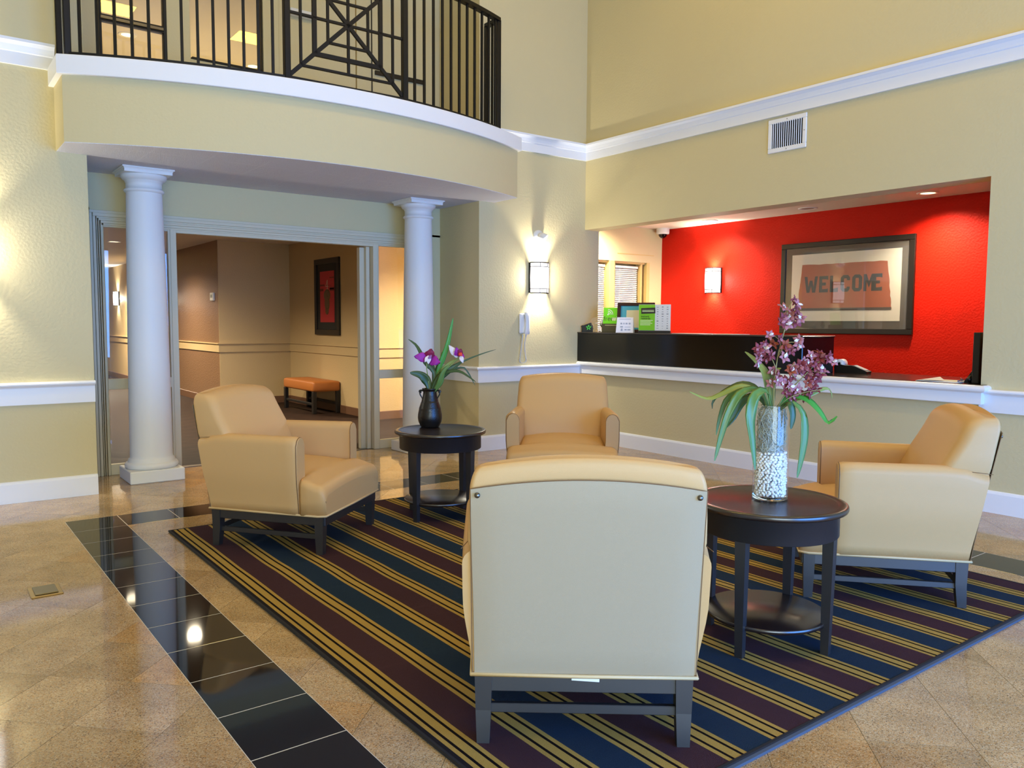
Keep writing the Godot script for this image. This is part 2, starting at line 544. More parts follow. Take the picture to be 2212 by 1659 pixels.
func build_shell() -> void:
	var st := new_st()
	bx(st, V(-3.4, -0.1, -6.512), V(1.04, 6.0, ZB))
	struct("wall_back_left", st, M.wall, "cream textured wall to the left of the columns, with a white chair rail")
	st = new_st()
	bx(st, V(4.354, -0.1, ZA), V(5.90, 6.0, ZB))
	struct("wall_back_right", st, M.wall, "cream textured wall carrying the white telephone and a glowing sconce")
	st = new_st()
	bx(st, V(XR, 2.214, ZB), V(5.90, 6.0, -2.37))
	bx(st, V(XR, -0.1, ZB), V(5.90, 0.80, -2.37))
	bx(st, V(XR, -0.1, -2.37), V(5.90, 6.0, 2.8))
	struct("wall_right", st, M.wall, "tall cream wall with the opening for the reception counter")
	st = new_st()
	bx(st, V(-3.4, -0.1, -6.512), V(-3.2, 6.0, 2.8))
	struct("wall_left", st, M.wall)
	st = new_st()
	bx(st, V(-3.4, -0.1, 2.6), V(-2.6, 6.0, 2.8))
	bx(st, V(0.8, -0.1, 2.6), V(1.2, 6.0, 2.8))
	bx(st, V(5.0, -0.1, 2.6), V(5.9, 6.0, 2.8))
	bx(st, V(-2.6, 2.6, 2.6), V(5.0, 6.0, 2.8))
	struct("wall_front", st, M.wall)
	st = new_st()
	bx(st, V(-3.4, 5.9, -11.4), V(8.2, 6.1, 2.8))
	struct("ceiling", st, M.ceiling)
	# entrance glazing behind the camera
	var w := thing("window_1", "entrance glazing behind the seating", "window", V(3.1, 0, 2.7))
	w.set_meta("kind", "structure")
	st = new_st()
	for x: float in [-1.88, -0.62, 0.62, 1.88]: bx(st, V(x - 0.03, 0, -0.05), V(x + 0.03, 2.6, 0.05), 0.004)
	bx(st, V(-1.9, 2.54, -0.05), V(1.9, 2.6, 0.05), 0.004)
	bx(st, V(-1.9, 0, -0.05), V(1.9, 0.08, 0.05), 0.004)
	obj("frame", st, M.dark_frame, w)
	obj("pane", box_st(V(-1.9, 0.05, -0.003), V(1.9, 2.57, 0.003)), M.glass, w)
	w = thing("window_7", "glazing left of the entrance, behind the camera", "window", V(-0.9, 0, 2.7))
	w.set_meta("kind", "structure")
	st = new_st()
	for x: float in [-1.68, 0.0, 1.68]: bx(st, V(x - 0.03, 0, -0.05), V(x + 0.03, 2.6, 0.05), 0.004)
	bx(st, V(-1.7, 2.54, -0.05), V(1.7, 2.6, 0.05), 0.004)
	bx(st, V(-1.7, 0, -0.05), V(1.7, 0.08, 0.05), 0.004)
	obj("frame", st, M.dark_frame, w)
	obj("pane", box_st(V(-1.7, 0.05, -0.003), V(1.7, 2.57, 0.003)), M.glass, w)
	# trims
	st = new_st()
	sweep(st, crown_profile(), [Vector2(XR, 2.6), Vector2(XR, ZB), Vector2(4.52, ZB)])
	struct("trim_1", st, M.white, "white crown band running across the reception wall above the vent", "trim")
	st = new_st()
	sweep(st, crown_profile(), [Vector2(0.86, ZB), Vector2(-3.2, ZB), Vector2(-3.2, 2.6)])
	struct("trim_2", st, M.white, "white crown band on the wall left of the balcony", "trim")
	st = new_st()
	sweep(st, rail_profile(), [Vector2(1.085, ZB - 0.05), Vector2(1.04, ZB - 0.05), Vector2(1.04, ZB), Vector2(-3.2, ZB), Vector2(-3.2, 2.6)].slice(2))
	struct("trim_3", st, M.white, "white chair rail on the wall left of the columns", "trim")
	st = new_st()
	sweep(st, rail_profile(), [Vector2(5.64, ZB), Vector2(4.354, ZB), Vector2(4.354, ZS)])
	struct("trim_4", st, M.white, "white chair rail below the wall telephone", "trim")
	st = new_st()
	sweep(st, rail_profile(), [Vector2(XR, 2.6), Vector2(XR, -2.37)])
	struct("trim_5", st, M.white, "white chair rail on the wall right of the counter", "trim")
	st = new_st()
	sweep(st, base_profile(), [Vector2(1.04, ZB), Vector2(-3.2, ZB), Vector2(-3.2, 2.6)])
	struct("baseboard_left", st, M.white, "white baseboard left of the columns", "baseboard")
	st = new_st()
	sweep(st, base_profile(), [Vector2(XR, 2.6), Vector2(XR, ZB), Vector2(4.354, ZB), Vector2(4.354, ZS)])
	struct("baseboard_right", st, M.white, "white baseboard under the telephone and the reception counter", "baseboard")

# ---------------------------------------------------------------- floor
func in_frame(p: Vector3) -> bool:
	var q := cam.transform.affine_inverse() * p
	if q.z > -0.6: return false
	var t := tan(deg_to_rad(51.29 / 2))
	return absf(q.x / -q.z) < t * 1.3333 * 1.06 and absf(q.y / -q.z) < t * 1.08

func slab(poly: PackedVector2Array, st: SurfaceTool) -> void:
	prism(st, poly, -0.012, 0.0)

func build_floor() -> void:
	var st := new_st()
	bx(st, V(-3.4, -0.2, ZS - 0.05), V(5.9, -0.003, 2.8))
	var fl := struct("floor", st, M.grout, "polished golden granite tile floor with a black tile border", "floor")
	# the black border: a frame of 0.3 m tiles round the rug
	var x0 := 0.720; var x1 := 1.015; var x2 := 4.360; var x3 := 4.655
	var z0 := -5.528; var z1 := -5.224; var z2 := 0.75; var z3 := 1.05
	var g := 0.0022
	st = new_st()
	for r: Array in [[x0, x1, z0, z3], [x2, x3, z0, z3], [x1, x2, z0, z1], [x1, x2, z2, z3]]:
		bx(st, V(r[0], -0.02, r[2]), V(r[1], -0.0004, r[3]))
	obj("border_grout", st, M.grout_dark, fl)
	var shared := {}
	var z := z0
	var sides := []
	for k in 30:
		for xx: Array in [[x0, x1], [x2, x3]]:
			sides.append(Rect2(xx[0] + g, z + g, xx[1] - xx[0] - 2 * g, 0.305 - 2 * g))
		z += 0.305
		if z + 0.2 > z3: break
	var x := x1
	while x < x2 - 0.05:
		var wdt: float = min(0.3041, x2 - x)
		sides.append(Rect2(x + g, z0 + g, wdt - 2 * g, z1 - z0 - 2 * g))
		x += 0.3041
	var left := new_st()
	var n_left := 0
	for r: Rect2 in sides:
		var c := r.get_center()
		var pl := PackedVector2Array([r.position, r.position + Vector2(r.size.x, 0), r.end, r.position + Vector2(0, r.size.y)])
		if in_frame(V(c.x, 0, c.y)):
			var key := "%.3f %.3f" % [r.size.x, r.size.y]
			if not shared.has(key):
				shared[key] = mesh_of(box_st(V(-r.size.x / 2, -0.012, -r.size.y / 2), V(r.size.x / 2, 0.0, r.size.y / 2), 0.0004))
			put("black_tile", shared[key], M.black_stone, fl, Transform3D(Basis(), V(c.x, 0, c.y)))
		else:
			slab(pl, left); n_left += 1
	if n_left > 0:
		obj("black_tile_rest", left, M.black_stone, fl).set_meta("kind", "stuff")
	# golden tiles laid at 45 degrees, cut at the border
	var outer := PackedVector2Array([Vector2(-3.2, ZS - 0.05), Vector2(5.70, ZS - 0.05), Vector2(5.70, 2.6), Vector2(-3.2, 2.6)])
	var ring_out := PackedVector2Array([Vector2(x0, z0), Vector2(x3, z0), Vector2(x3, z3), Vector2(x0, z3)])
	var ring_in := PackedVector2Array([Vector2(x1, z1), Vector2(x2, z1), Vector2(x2, z2), Vector2(x1, z2)])
	var s2 := sqrt(0.5)
	var cand := []
	for region in 2:
		var du := 0.53 if region == 0 else 0.40
		var dv := 0.06 if region == 0 else 0.965
		for i in range(-24, 22):
			for j in range(-16, 34):
				var pts := PackedVector2Array()
				var h := 0.0008 / TILE
				for q: Vector2 in [Vector2(h, h), Vector2(1 - h, h), Vector2(1 - h, 1 - h), Vector2(h, 1 - h)]:
					var u := (i + du + q.x) * TILE
					var v := (j + dv + q.y) * TILE
					pts.append(Vector2((u + v) * s2, (u - v) * s2))
				var pieces := []
				if region == 1:
					pieces = Geometry2D.intersect_polygons(pts, ring_in)
				else:
					for p: PackedVector2Array in Geometry2D.intersect_polygons(pts, outer):
						pieces.append_array(Geometry2D.clip_polygons(p, ring_out))
				for p: PackedVector2Array in pieces:
					var area := 0.0
					for k in p.size(): area += p[k].cross(p[(k + 1) % p.size()]) / 2
					if absf(area) < 0.0015: continue
					var c := Vector2.ZERO
					for q in p: c += q
					c /= p.size()
					# hidden under the rug
					if c.x > 1.5 and c.x < 3.9 and c.y > -4.6 and c.y < -1.65: continue
					cand.append([c.length(), c, p, not in_frame(V(c.x, 0, c.y))])
	cand.sort_custom(func(a: Array, b: Array) -> bool: return a[0] < b[0] if a[3] == b[3] else not a[3])
	var rest := new_st()
	var n := 0
	for t: Array in cand:
		if not t[3] and n < 298:
			var one := new_st()
			slab(t[2], one)
			obj("granite_tile", one, M.granite[rng.randi() % 4], fl)
			n += 1
		else:
			slab(t[2], rest)
	var ro := obj("granite_tile_rest", rest, M.granite[0], fl)
	ro.set_meta("kind", "stuff")
	# brass outlet cover let into the stone
	var o := thing("floor_outlet", "small brass floor outlet plate set in the tiles left of the black border", "outlet", V(0.451, 0.0, -4.146))
	st = new_st()
	bx(st, V(-0.064, 0.0, -0.085), V(0.064, 0.005, 0.085), 0.003)
	obj("plate", st, M.brass, o)
	st = new_st()
	bx(st, V(-0.046, 0.005, -0.064), V(0.046, 0.010, 0.064), 0.003)
	obj("lid", st, mat(Color(0.52, 0.47, 0.34), 0.3, 1.0), o)

# ---------------------------------------------------------------- balcony and columns
const BCX := 2.693
const BR := 4.07
const BCZ := -9.584

func arc(off: float, x0: float, x1: float, n: int) -> PackedVector2Array:
	var p := PackedVector2Array()
	for i in n:
		var x := lerpf(x0, x1, float(i) / (n - 1)) - BCX
		var r := BR + off
		p.append(Vector2(BCX + x, BCZ + sqrt(r * r - x * x)))
	return p

func build_balcony() -> void:
	var b := Node3D.new()
	b.name = "floor_balcony"
	add_child(b)
	b.set_meta("kind", "structure")
	tag(b, "curved cream balcony front with a white band, carried by two columns", "balcony")
	var body := arc(0, BCX - 1.84, BCX + 1.84, 41)
	body.append(Vector2(BCX + 1.84, ZB)); body.append(Vector2(BCX - 1.84, ZB))
	var st := new_st()
	prism(st, body, 2.391, 2.93)
	bx(st, V(1.04, 2.391, ZS), V(4.354, 2.93, ZB))
	obj("fascia", st, M.wall, b)
	st = new_st()
	var so := arc(-0.001, BCX - 1.838, BCX + 1.838, 41)
	so.append(Vector2(BCX + 1.838, ZB)); so.append(Vector2(BCX - 1.838, ZB))
	prism(st, so, 2.387, 2.391)
	bx(st, V(1.041, 2.387, ZS), V(4.353, 2.391, ZB))
	obj("soffit", st, M.soffit, b)
	# band
	st = new_st()
	var path := [Vector2(BCX + 1.84, ZB)]
	var ar := arc(0, BCX - 1.84, BCX + 1.84, 41)
	for i in 41: path.append(ar[40 - i])
	path.append(Vector2(BCX - 1.84, ZB))
	sweep(st, [Vector2(0, 2.813), Vector2(0.03, 2.813), Vector2(0.033, 2.817), Vector2(0.033, 2.929), Vector2(0.03, 2.934), Vector2(-0.10, 2.934), Vector2(-0.10, 2.93)], path)
	obj("band", st, M.white, b)
	# columns
	var c := thing("column", "left white round column, nearest the lounge's left glass panel", "column", V(1.490, 0, -6.693), 0, "columns under the balcony")
	st = new_st()
	bx(st, V(-0.198, 0, -0.198), V(0.198, 0.096, 0.198), 0.006)
	obj("plinth", st, M.column, c)
	st = new_st()
	lathe(st, [Vector2(0.0, 0.096), Vector2(0.182, 0.096), Vector2(0.191, 0.103), Vector2(0.195, 0.116), Vector2(0.193, 0.130), Vector2(0.185, 0.140), Vector2(0.176, 0.144), Vector2(0.172, 0.146), Vector2(0.172, 0.154), Vector2(0.168, 0.157), Vector2(0.168, 0.166), Vector2(0.160, 0.172), Vector2(0.156, 0.184), Vector2(0.1555, 0.2)], 48)
	obj("base", st, M.column, c)
	st = new_st()
	var prof := []
	for i in 17:
		var t := i / 16.0
		prof.append(Vector2(lerpf(0.1555, 0.128, pow(t, 1.5)), lerpf(0.2, 2.212, t)))
	lathe(st, prof, 48)
	obj("shaft", st, M.column, c)
	st = new_st()
	lathe(st, [Vector2(0.128, 2.212), Vector2(0.134, 2.216), Vector2(0.138, 2.219), Vector2(0.144, 2.226), Vector2(0.144, 2.234), Vector2(0.137, 2.239), Vector2(0.134, 2.243), Vector2(0.128, 2.246), Vector2(0.128, 2.290), Vector2(0.134, 2.293), Vector2(0.134, 2.302), Vector2(0.139, 2.305), Vector2(0.152, 2.313), Vector2(0.162, 2.328), Vector2(0.166, 2.346), Vector2(0.0, 2.347)], 48)
	bx(st, V(-0.170, 2.345, -0.170), V(0.170, 2.371, 0.170), 0.002)
	bx(st, V(-0.175, 2.368, -0.175), V(0.175, 2.378, 0.175), 0.003)
	bx(st, V(-0.184, 2.376, -0.184), V(0.184, 2.387, 0.184), 0.002)
	obj("capital", st, M.column, c)
	copy_of(c, V(3.915, 0, -6.693), 0, "right white round column, behind the table with the dark pot")
	# railing
	var r := thing("balcony_railing", "black iron balcony railing with a starburst centre panel", "railing", V(0, 2.93, 0))
	var off := -0.035
	var px0 := 2.204; var px1 := 3.144
	var pa := arc(off, px0, px0 + 1, 2)[0]
	var pb := arc(off, px1, px1 + 1, 2)[0]
	var up := Vector3.UP
	var top := 0.955
	for side in 2:
		var xa := 0.893 if side == 0 else px1
		var xb := px0 if side == 0 else 4.24
		var line := arc(off, xa, xb, 24)
		for nm: Array in [["top_rail", top, 0.03, 0.055], ["bottom_rail", 0.024, 0.022, 0.035]]:
			st = new_st()
			var ln := []
			for q in line: ln.append(q)
			ln.reverse()
			var w: float = nm[3]
			var hh: float = nm[2]
			sweep(st, [Vector2(-w / 2, nm[1] - hh / 2), Vector2(w / 2, nm[1] - hh / 2), Vector2(w / 2, nm[1] + hh / 2), Vector2(-w / 2, nm[1] + hh / 2)], ln)
			obj(nm[0], st, M.iron, r)
		var k := 1
		while true:
			var xx := px0 - 0.0955 * k if side == 0 else px1 + 0.0955 * k
			if (side == 0 and xx < 0.93) or (side == 1 and xx > 4.21): break
			var q := arc(off, xx, xx + 1, 2)[0]
			var dd := Vector2(-(q.x - BCX), -(q.y - BCZ)).normalized()
			st = new_st()
			bar(st, V(q.x, 0.03, q.y), V(q.x, top, q.y), 0.019, 0.019, V(dd.x, 0, dd.y))
			obj("baluster", st, M.iron, r)
			k += 1
	# short returns to the wall at both ends
	for xx: float in [0.893, 4.24]:
		var q := arc(off, xx, xx + 1, 2)[0]
		st = new_st()
		bar(st, V(q.x, 0, q.y), V(q.x, top, q.y), 0.042, 0.042, Vector3.RIGHT)
		obj("post", st, M.iron, r)
		var zq := ZB + 0.01 if xx < 2.0 else q.y - 0.18
		for e: Array in [[top, 0.055, 0.03, "top_rail"], [0.024, 0.035, 0.022, "bottom_rail"]]:
			st = new_st()
			bar(st, V(q.x, e[0], q.y), V(q.x, e[0], zq), e[1], e[2], Vector3.RIGHT)
			obj(e[3], st, M.iron, r)
		st = new_st()
		bar(st, V(q.x, 0, zq), V(q.x, top, zq), 0.036, 0.036, Vector3.RIGHT)
		obj("post", st, M.iron, r)
		st = new_st()
		bar(st, V(q.x, 0.03, q.y - 0.09), V(q.x, top, q.y - 0.09), 0.019, 0.019, Vector3.RIGHT)
		obj("baluster", st, M.iron, r)
	for q: Vector2 in [pa, pb]:
		st = new_st()
		bar(st, V(q.x, 0, q.y), V(q.x, top, q.y), 0.045, 0.045, Vector3.RIGHT)
		obj("post", st, M.iron, r)
	# starburst panel, flat between its posts
	var A := V(pa.x, 0, pa.y); var B := V(pb.x, 0, pb.y)
	var y0 := 0.03; var y1 := 0.93
	var P := func(u: float, v: float) -> Vector3: return A.lerp(B, (u + 1) / 2) + up * lerpf(y0, y1, (v + 1) / 2)
	var nrm := (B - A).cross(up).normalized()
	var bars := []
	bars.append([P.call(-1, -1), P.call(1, 1), 0.030]); bars.append([P.call(-1, 1), P.call(1, -1), 0.030])
	bars.append([P.call(-1, 0), P.call(1, 0), 0.020]); bars.append([P.call(0, -0.78), P.call(0, 0.78), 0.020])
	for rr: Array in [[0.34, 0.019], [0.56, 0.034], [0.78, 0.019]]:
		var f: float = rr[0]
		bars.append([P.call(-f, -f), P.call(f, -f), rr[1]]); bars.append([P.call(-f, f), P.call(f, f), rr[1]])
		bars.append([P.call(-f, -f), P.call(-f, f), rr[1]]); bars.append([P.call(f, -f), P.call(f, f), rr[1]])
	for e: Array in bars:
		st = new_st()
		bar(st, e[0], e[1], 0.019, e[2], nrm)
		obj("panel_bar", st, M.iron, r)
	for y: float in [0.022, top]:
		st = new_st()
		bar(st, A + up * y, B + up * y, 0.04, 0.032, nrm)
		obj("bottom_rail" if y < 0.5 else "top_rail", st, M.iron, r)

# ---------------------------------------------------------------- glazed front under the balcony
func jamb(st: SurfaceTool, x0: float, x1: float, y0: float, y1: float, zf: float, zb: float) -> void:
	bx(st, V(x0, y0, zb), V(x1, y1, zf), 0.004)

func build_storefront() -> void:
	var st := new_st()
	bx(st, V(1.04, 2.10, ZS - 0.12), V(4.354, 2.391, ZS))
	bx(st, V(1.04, 0, ZS - 0.12), V(1.16, 2.12, ZS))
	bx(st, V(4.235, 0, ZS - 0.12), V(4.354, 2.12, ZS))
	struct("wall_nook", st, M.wall, "cream wall above the glazed lounge front")
	# stepped casing
	st = new_st()
	var cas := [[0.0, 0.018], [0.022, 0.026], [0.048, 0.018], [0.062, 0.024], [0.078, 0.014], [0.098, 0.008]]
	for i in cas.size():
		var a: float = cas[i][0]
		var b2: float = cas[i + 1][0] if i + 1 < cas.size() else 0.112
		var d: float = cas[i][1]
		bx(st, V(1.156 + a, 2.10 - b2, ZS - 0.06), V(4.238 - a, 2.10 - a, ZS + d), 0.002)
		bx(st, V(1.156 + a, 0.0, ZS - 0.06), V(1.156 + b2 * 0.88, 2.10 - b2 + 0.001, ZS + d * 0.55), 0.002)
		bx(st, V(4.238 - b2 * 0.88, 0.0, ZS - 0.06), V(4.238 - a, 2.10 - b2 + 0.001, ZS + d), 0.002)
	struct("trim_6", st, M.frame, "stepped beige casing round the glazed lounge front", "trim")
	# side panels
	for s in 2:
		var xa := 1.253 if s == 0 else 3.658
		var xb := 1.736 if s == 0 else 4.141
		var w := thing("window_%d" % (2 + s), "glass side panel left of the lounge doorway, behind the left column" if s == 0 else "glass side panel right of the lounge doorway, behind the right column", "window", V(0, 0, ZS))
		w.set_meta("kind", "structure")
		st = new_st()
		bx(st, V(xa - 0.012, 0, -0.05), V(xa + 0.004, 1.99, -0.005), 0.002)
		bx(st, V(xb - 0.004, 0, -0.05), V(xb + 0.03, 1.99, 0.0), 0.002)
		bx(st, V(xa, 0, -0.05), V(xb, 0.086, -0.002), 0.003)
		bx(st, V(xa, 1.975, -0.05), V(xb, 1.995, -0.004), 0.002)
		obj("frame", st, M.frame, w)
		obj("mid_rail", box_st(V(xa, 0.690, -0.05), V(xb, 0.774, -0.001), 0.003), M.frame, w)
		obj("pane", box_st(V(xa, 0.08, -0.033), V(xb, 0.69, -0.027)), M.glass, w)
		obj("pane", box_st(V(xa, 0.774, -0.033), V(xb, 1.98, -0.027)), M.glass, w)
	var d := thing("door_1", "open sliding doorway into the dim lounge, beige metal frame", "doorway", V(0, 0, ZS))
	d.set_meta("kind", "structure")
	st = new_st()
	bx(st, V(1.748, 0, -0.07), V(1.797, 1.995, 0.006), 0.003)
	bx(st, V(3.597, 0, -0.07), V(3.650, 1.995, 0.006), 0.003)
	bx(st, V(3.552, 0, -0.11), V(3.590, 1.965, -0.055), 0.003)
	bx(st, V(3.505, 0, -0.16), V(3.555, 1.96, -0.10), 0.003)
	bx(st, V(1.79, 1.965, -0.07), V(3.60, 1.995, 0.002), 0.003)
	obj("frame", st, M.frame, d)
	st = new_st()
	bx(st, V(1.79, -0.001, -0.10), V(3.60, 0.004, -0.02), 0.002)
	obj("threshold", st, M.nickel, d)

# ---------------------------------------------------------------- lounge
func build_lounge() -> void:
	var st := new_st()
	bx(st, V(-0.2, -0.2, -21.0), V(7.0, -0.001, ZS - 0.05))
	struct("floor_lounge", st, M.wood_floor, "dark wood floor of the lounge behind the glass", "floor")
	st = new_st()
	bx(st, V(-0.2, 2.42, -21.0), V(7.0, 2.75, ZS - 0.1))
	struct("ceiling_lounge", st, M.ceiling)
	st = new_st()
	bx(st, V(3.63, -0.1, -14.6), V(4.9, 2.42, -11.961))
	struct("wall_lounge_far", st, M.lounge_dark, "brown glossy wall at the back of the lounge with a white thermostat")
	st = new_st()
	bx(st, V(3.63, -0.1, -20.3), V(4.9, 2.42, -14.6))
	struct("wall_corridor_right", st, M.lounge, "beige corridor wall with a glowing sconce, seen through the left glass panel")
	st = new_st()
	bx(st, V(3.632, 0, -11.962), V(4.708, 2.42, -11.950))
	struct("wall_lounge_end", st, M.lounge, "beige wall behind the bench end at the back of the lounge")
	st = new_st()
	bx(st, V(4.707, -0.1, -11.97), V(7.0, 2.42, -9.14))
	struct("wall_lounge_right", st, M.lounge, "beige lounge wall with the framed red door picture")
	st = new_st()
	bx(st, V(-0.4, -0.1, -21.0), V(-0.2, 2.6, ZS - 0.1))
	bx(st, V(7.0, -0.1, -12.0), V(7.2, 2.6, -7.47))
	bx(st, V(-0.4, -0.1, -7.2), V(1.1, 2.6, ZS - 0.1))
	bx(st, V(4.3, -0.1, -7.62), V(7.2, 2.6, -7.47))
	struct("wall_lounge_left", st, M.lounge)
	st = new_st()
	bx(st, V(-0.4, -0.1, -21.2), V(3.2, 2.6, -21.0))
	bx(st, V(3.2, -0.1, -21.2), V(4.9, 0.05, -21.0))
	bx(st, V(3.2, 2.3, -21.2), V(4.9, 2.6, -21.0))
	struct("wall_corridor_end", st, M.lounge)
	var w := thing("window_4", "tall bright window at the far end of the corridor", "window", V(3.7, 0, -21.05))
	w.set_meta("kind", "structure")
	st = new_st()
	for x: float in [-0.5, -0.06, 0.4]: bx(st, V(x, 0.05, -0.03), V(x + 0.06, 2.3, 0.03), 0.003)
	for y: float in [0.05, 0.95, 1.12, 2.24]: bx(st, V(-0.5, y, -0.025), V(1.2, y + 0.06, 0.025), 0.003)
	obj("frame", st, M.frame, w)
	obj("pane", box_st(V(-0.5, 0.05, -0.004), V(1.2, 2.3, 0.004)), M.glass, w)
	# rails and baseboards, painted as the wall
	var rp := [Vector2(0, 0.79), Vector2(0.014, 0.79), Vector2(0.014, 0.905), Vector2(0.028, 0.908), Vector2(0.028, 0.922), Vector2(0, 0.922)]
	var bp := [Vector2(0, 0), Vector2(0.012, 0), Vector2(0.012, 0.10), Vector2(0.006, 0.105), Vector2(0, 0.105)]
	var path := [Vector2(7.0, -9.14), Vector2(4.707, -9.14), Vector2(4.707, -11.95), Vector2(3.63, -11.95), Vector2(3.63, -20.3)]
	st = new_st()
	sweep(st, rp, path)
	struct("trim_7", st, M.lounge, "beige chair rail round the lounge walls", "trim")
	st = new_st()
	sweep(st, bp, path)
	struct("baseboard_lounge", st, M.brown_base, "brown baseboard round the lounge walls", "baseboard")
	# framed picture of a red door with a knocker
	var p := thing("framed_picture", "tall black framed picture of a red door with brass knocker and number 4", "picture", V(4.707, 1.592, -10.536), -PI / 2)
	frame_box(p, 0.819, 1.064, 0.075, 0.03, M.dark_frame)
	obj("mat_board", box_st(V(-0.345, -0.467, 0.004), V(0.345, 0.467, 0.012)), mat(Color(0.13, 0.125, 0.12), 0.7), p)
	obj("print", box_st(V(-0.235, -0.355, 0.012), V(0.235, 0.355, 0.015)), mat(Color(0.72, 0.17, 0.20), 0.6), p)
	st = new_st()
	for e: Array in [[-0.235, 0.135, 0.155, 0.15], [0.09, 0.235, 0.10, 0.13], [-0.235, -0.09, 0.155, 0.175], [0.09, 0.235, 0.255, 0.27]]:
		bx(st, V(e[0], min(e[2], e[3]), 0.015), V(e[1], max(e[2], e[3]), 0.0165))
	bx(st, V(-0.235, 0.08, 0.015), V(-0.12, 0.115, 0.0165))
	bx(st, V(0.10, 0.08, 0.015), V(0.235, 0.115, 0.0165))
	obj("door_panel_line", st, mat(Color(0.42, 0.08, 0.10), 0.6), p)
	# the knocker: an oval backplate, a ring and a knob
	st = new_st()
	var oval := func(cx: float, cy: float, rx: float, ry: float, z0: float, z1: float) -> void:
		var r0 := PackedVector3Array(); var r1 := PackedVector3Array()
		for k in 20:
			var a := TAU * k / 20
			r0.append(V(cx + cos(a) * rx, cy + sin(a) * ry, z0)); r1.append(V(cx + cos(a) * rx * 0.8, cy + sin(a) * ry * 0.85, z1))
		loft(st, [r0, r1], 2)
	oval.call(0.0, 0.02, 0.11, 0.085, 0.015, 0.02)
	oval.call(0.0, -0.09, 0.085, 0.12, 0.015, 0.022)
	oval.call(0.0, -0.20, 0.05, 0.05, 0.015, 0.026)
	obj("knocker", st, mat(Color(0.40, 0.30, 0.18), 0.45, 0.2), p)
	st = new_st()
	oval.call(0.0, 0.045, 0.035, 0.022, 0.02, 0.026)
	oval.call(0.0, -0.03, 0.03, 0.025, 0.02, 0.026)
	oval.call(0.0, -0.215, 0.028, 0.03, 0.025, 0.03)
	obj("knocker_highlight", st, mat(Color(0.72, 0.62, 0.45), 0.4, 0.3), p)
	text("4", 0.13, p, V(0, 0.165, 0.016), mat(Color(0.75, 0.62, 0.55), 0.6), 1.0, "Droid Serif")
	# bench
	var b := thing("bench", "low caramel leather bench with dark legs against the lounge wall", "bench", V(4.50, 0, -10.68))
	st = new_st()
	soft_box(st, V(-0.20, 0.30, -0.535), V(0.20, 0.435, 0.535), 0.025, 0.012)
	obj("cushion", st, relief(mat(Color(0.66, 0.39, 0.17), 0.45), M.leather.normal_texture, 9.0, 0.2, false), b)
	for sx: float in [-1, 1]:
		for sz: float in [-1, 1]:
			obj("leg", box_st(V(sx * 0.17 - 0.025, 0, sz * 0.50 - 0.03), V(sx * 0.17 + 0.025, 0.30, sz * 0.50 + 0.03), 0.004), M.dark_wood, b)
		obj("stretcher", box_st(V(sx * 0.17 - 0.012, 0.11, -0.48), V(sx * 0.17 + 0.012, 0.145, 0.48), 0.003), M.dark_wood, b)
	# thermostat
	var th := thing("thermostat", "small white thermostat on the brown lounge wall", "thermostat", V(3.63, 1.605, -12.19), -PI / 2)
	obj("case", box_st(V(-0.075, -0.06, 0), V(0.075, 0.06, 0.03), 0.006), M.plastic, th)
	obj("display", box_st(V(-0.04, -0.015, 0.03), V(0.04, 0.03, 0.032)), mat(Color(0.55, 0.58, 0.55), 0.3), th)
	# ceiling cans and a corridor sconce
	var where := [V(2.5, 2.42, -13.2), V(2.2, 2.42, -11.15), V(3.0, 2.42, -17.2), V(5.3, 2.42, -7.85), V(2.5, 2.42, -9.4)]
	var says := ["recessed ceiling light in the lounge, seen through the upper left glass", "recessed ceiling light nearest the glass, at the top of the left panel", "recessed ceiling light far down the corridor", "recessed ceiling light near the right side panel of the lounge", "recessed ceiling light just inside the lounge doorway"]
	for k in where.size():
		can(where[k], says[k], [18.0, 12.0, 44.0, 24.0, 14.0][k], "lounge ceiling lights")
	sconce(V(3.63, 1.72, -18.9), -PI / 2, "glowing wall sconce far down the corridor behind the left glass panel", 3.0)

func can(at: Vector3, label: String, energy: float, group: String, tilt := Vector3.DOWN, lit := true) -> Node3D:
	var c := thing("ceiling_light", label, "ceiling light", at, 0, group)
	var st := new_st()
	lathe(st, [Vector2(0.062, 0.0), Vector2(0.066, -0.006), Vector2(0.092, -0.008), Vector2(0.096, -0.003), Vector2(0.096, 0.0)], 28)
	obj("trim_ring", st, M.white, c)
	st = new_st()
	lathe(st, [Vector2(0.064, -0.004), Vector2(0.0, -0.0045)], 24)
	obj("lens", st, M.can_glow if lit else mat(Color(0.6, 0.58, 0.55), 0.4), c)
	if lit: spot(c, V(0, -0.03, 0), tilt, Color(1.0, 0.93, 0.80), energy, 74.0, 1.0, 0.07)
	return c

func frame_box(parent: Node, w: float, h: float, face: float, depth: float, m: Material) -> void:
	var st := new_st()
	for e: Array in [[-w / 2, -h / 2, w / 2, -h / 2 + face], [-w / 2, h / 2 - face, w / 2, h / 2], [-w / 2, -h / 2 + face, -w / 2 + face, h / 2 - face], [w / 2 - face, -h / 2 + face, w / 2, h / 2 - face]]:
		bx(st, V(e[0], e[1], 0), V(e[2], e[3], depth), 0.004)
	obj("frame", st, m, parent)

func text(s: String, size: float, parent: Node, at: Vector3, m: Material, squeeze := 1.0, face := "Droid Sans", bold := 400) -> MeshInstance3D:
	var t := TextMesh.new()
	var f := SystemFont.new()
	f.font_names = PackedStringArray([face])
	f.font_weight = bold
	t.font = f
	t.text = s
	t.font_size = 64
	t.pixel_size = size / 46.0
	t.depth = 0.0015
	t.curve_step = 2.0
	return put("lettering", t, m, parent, Transform3D(Basis().scaled(Vector3(squeeze, 1, 1)), at))

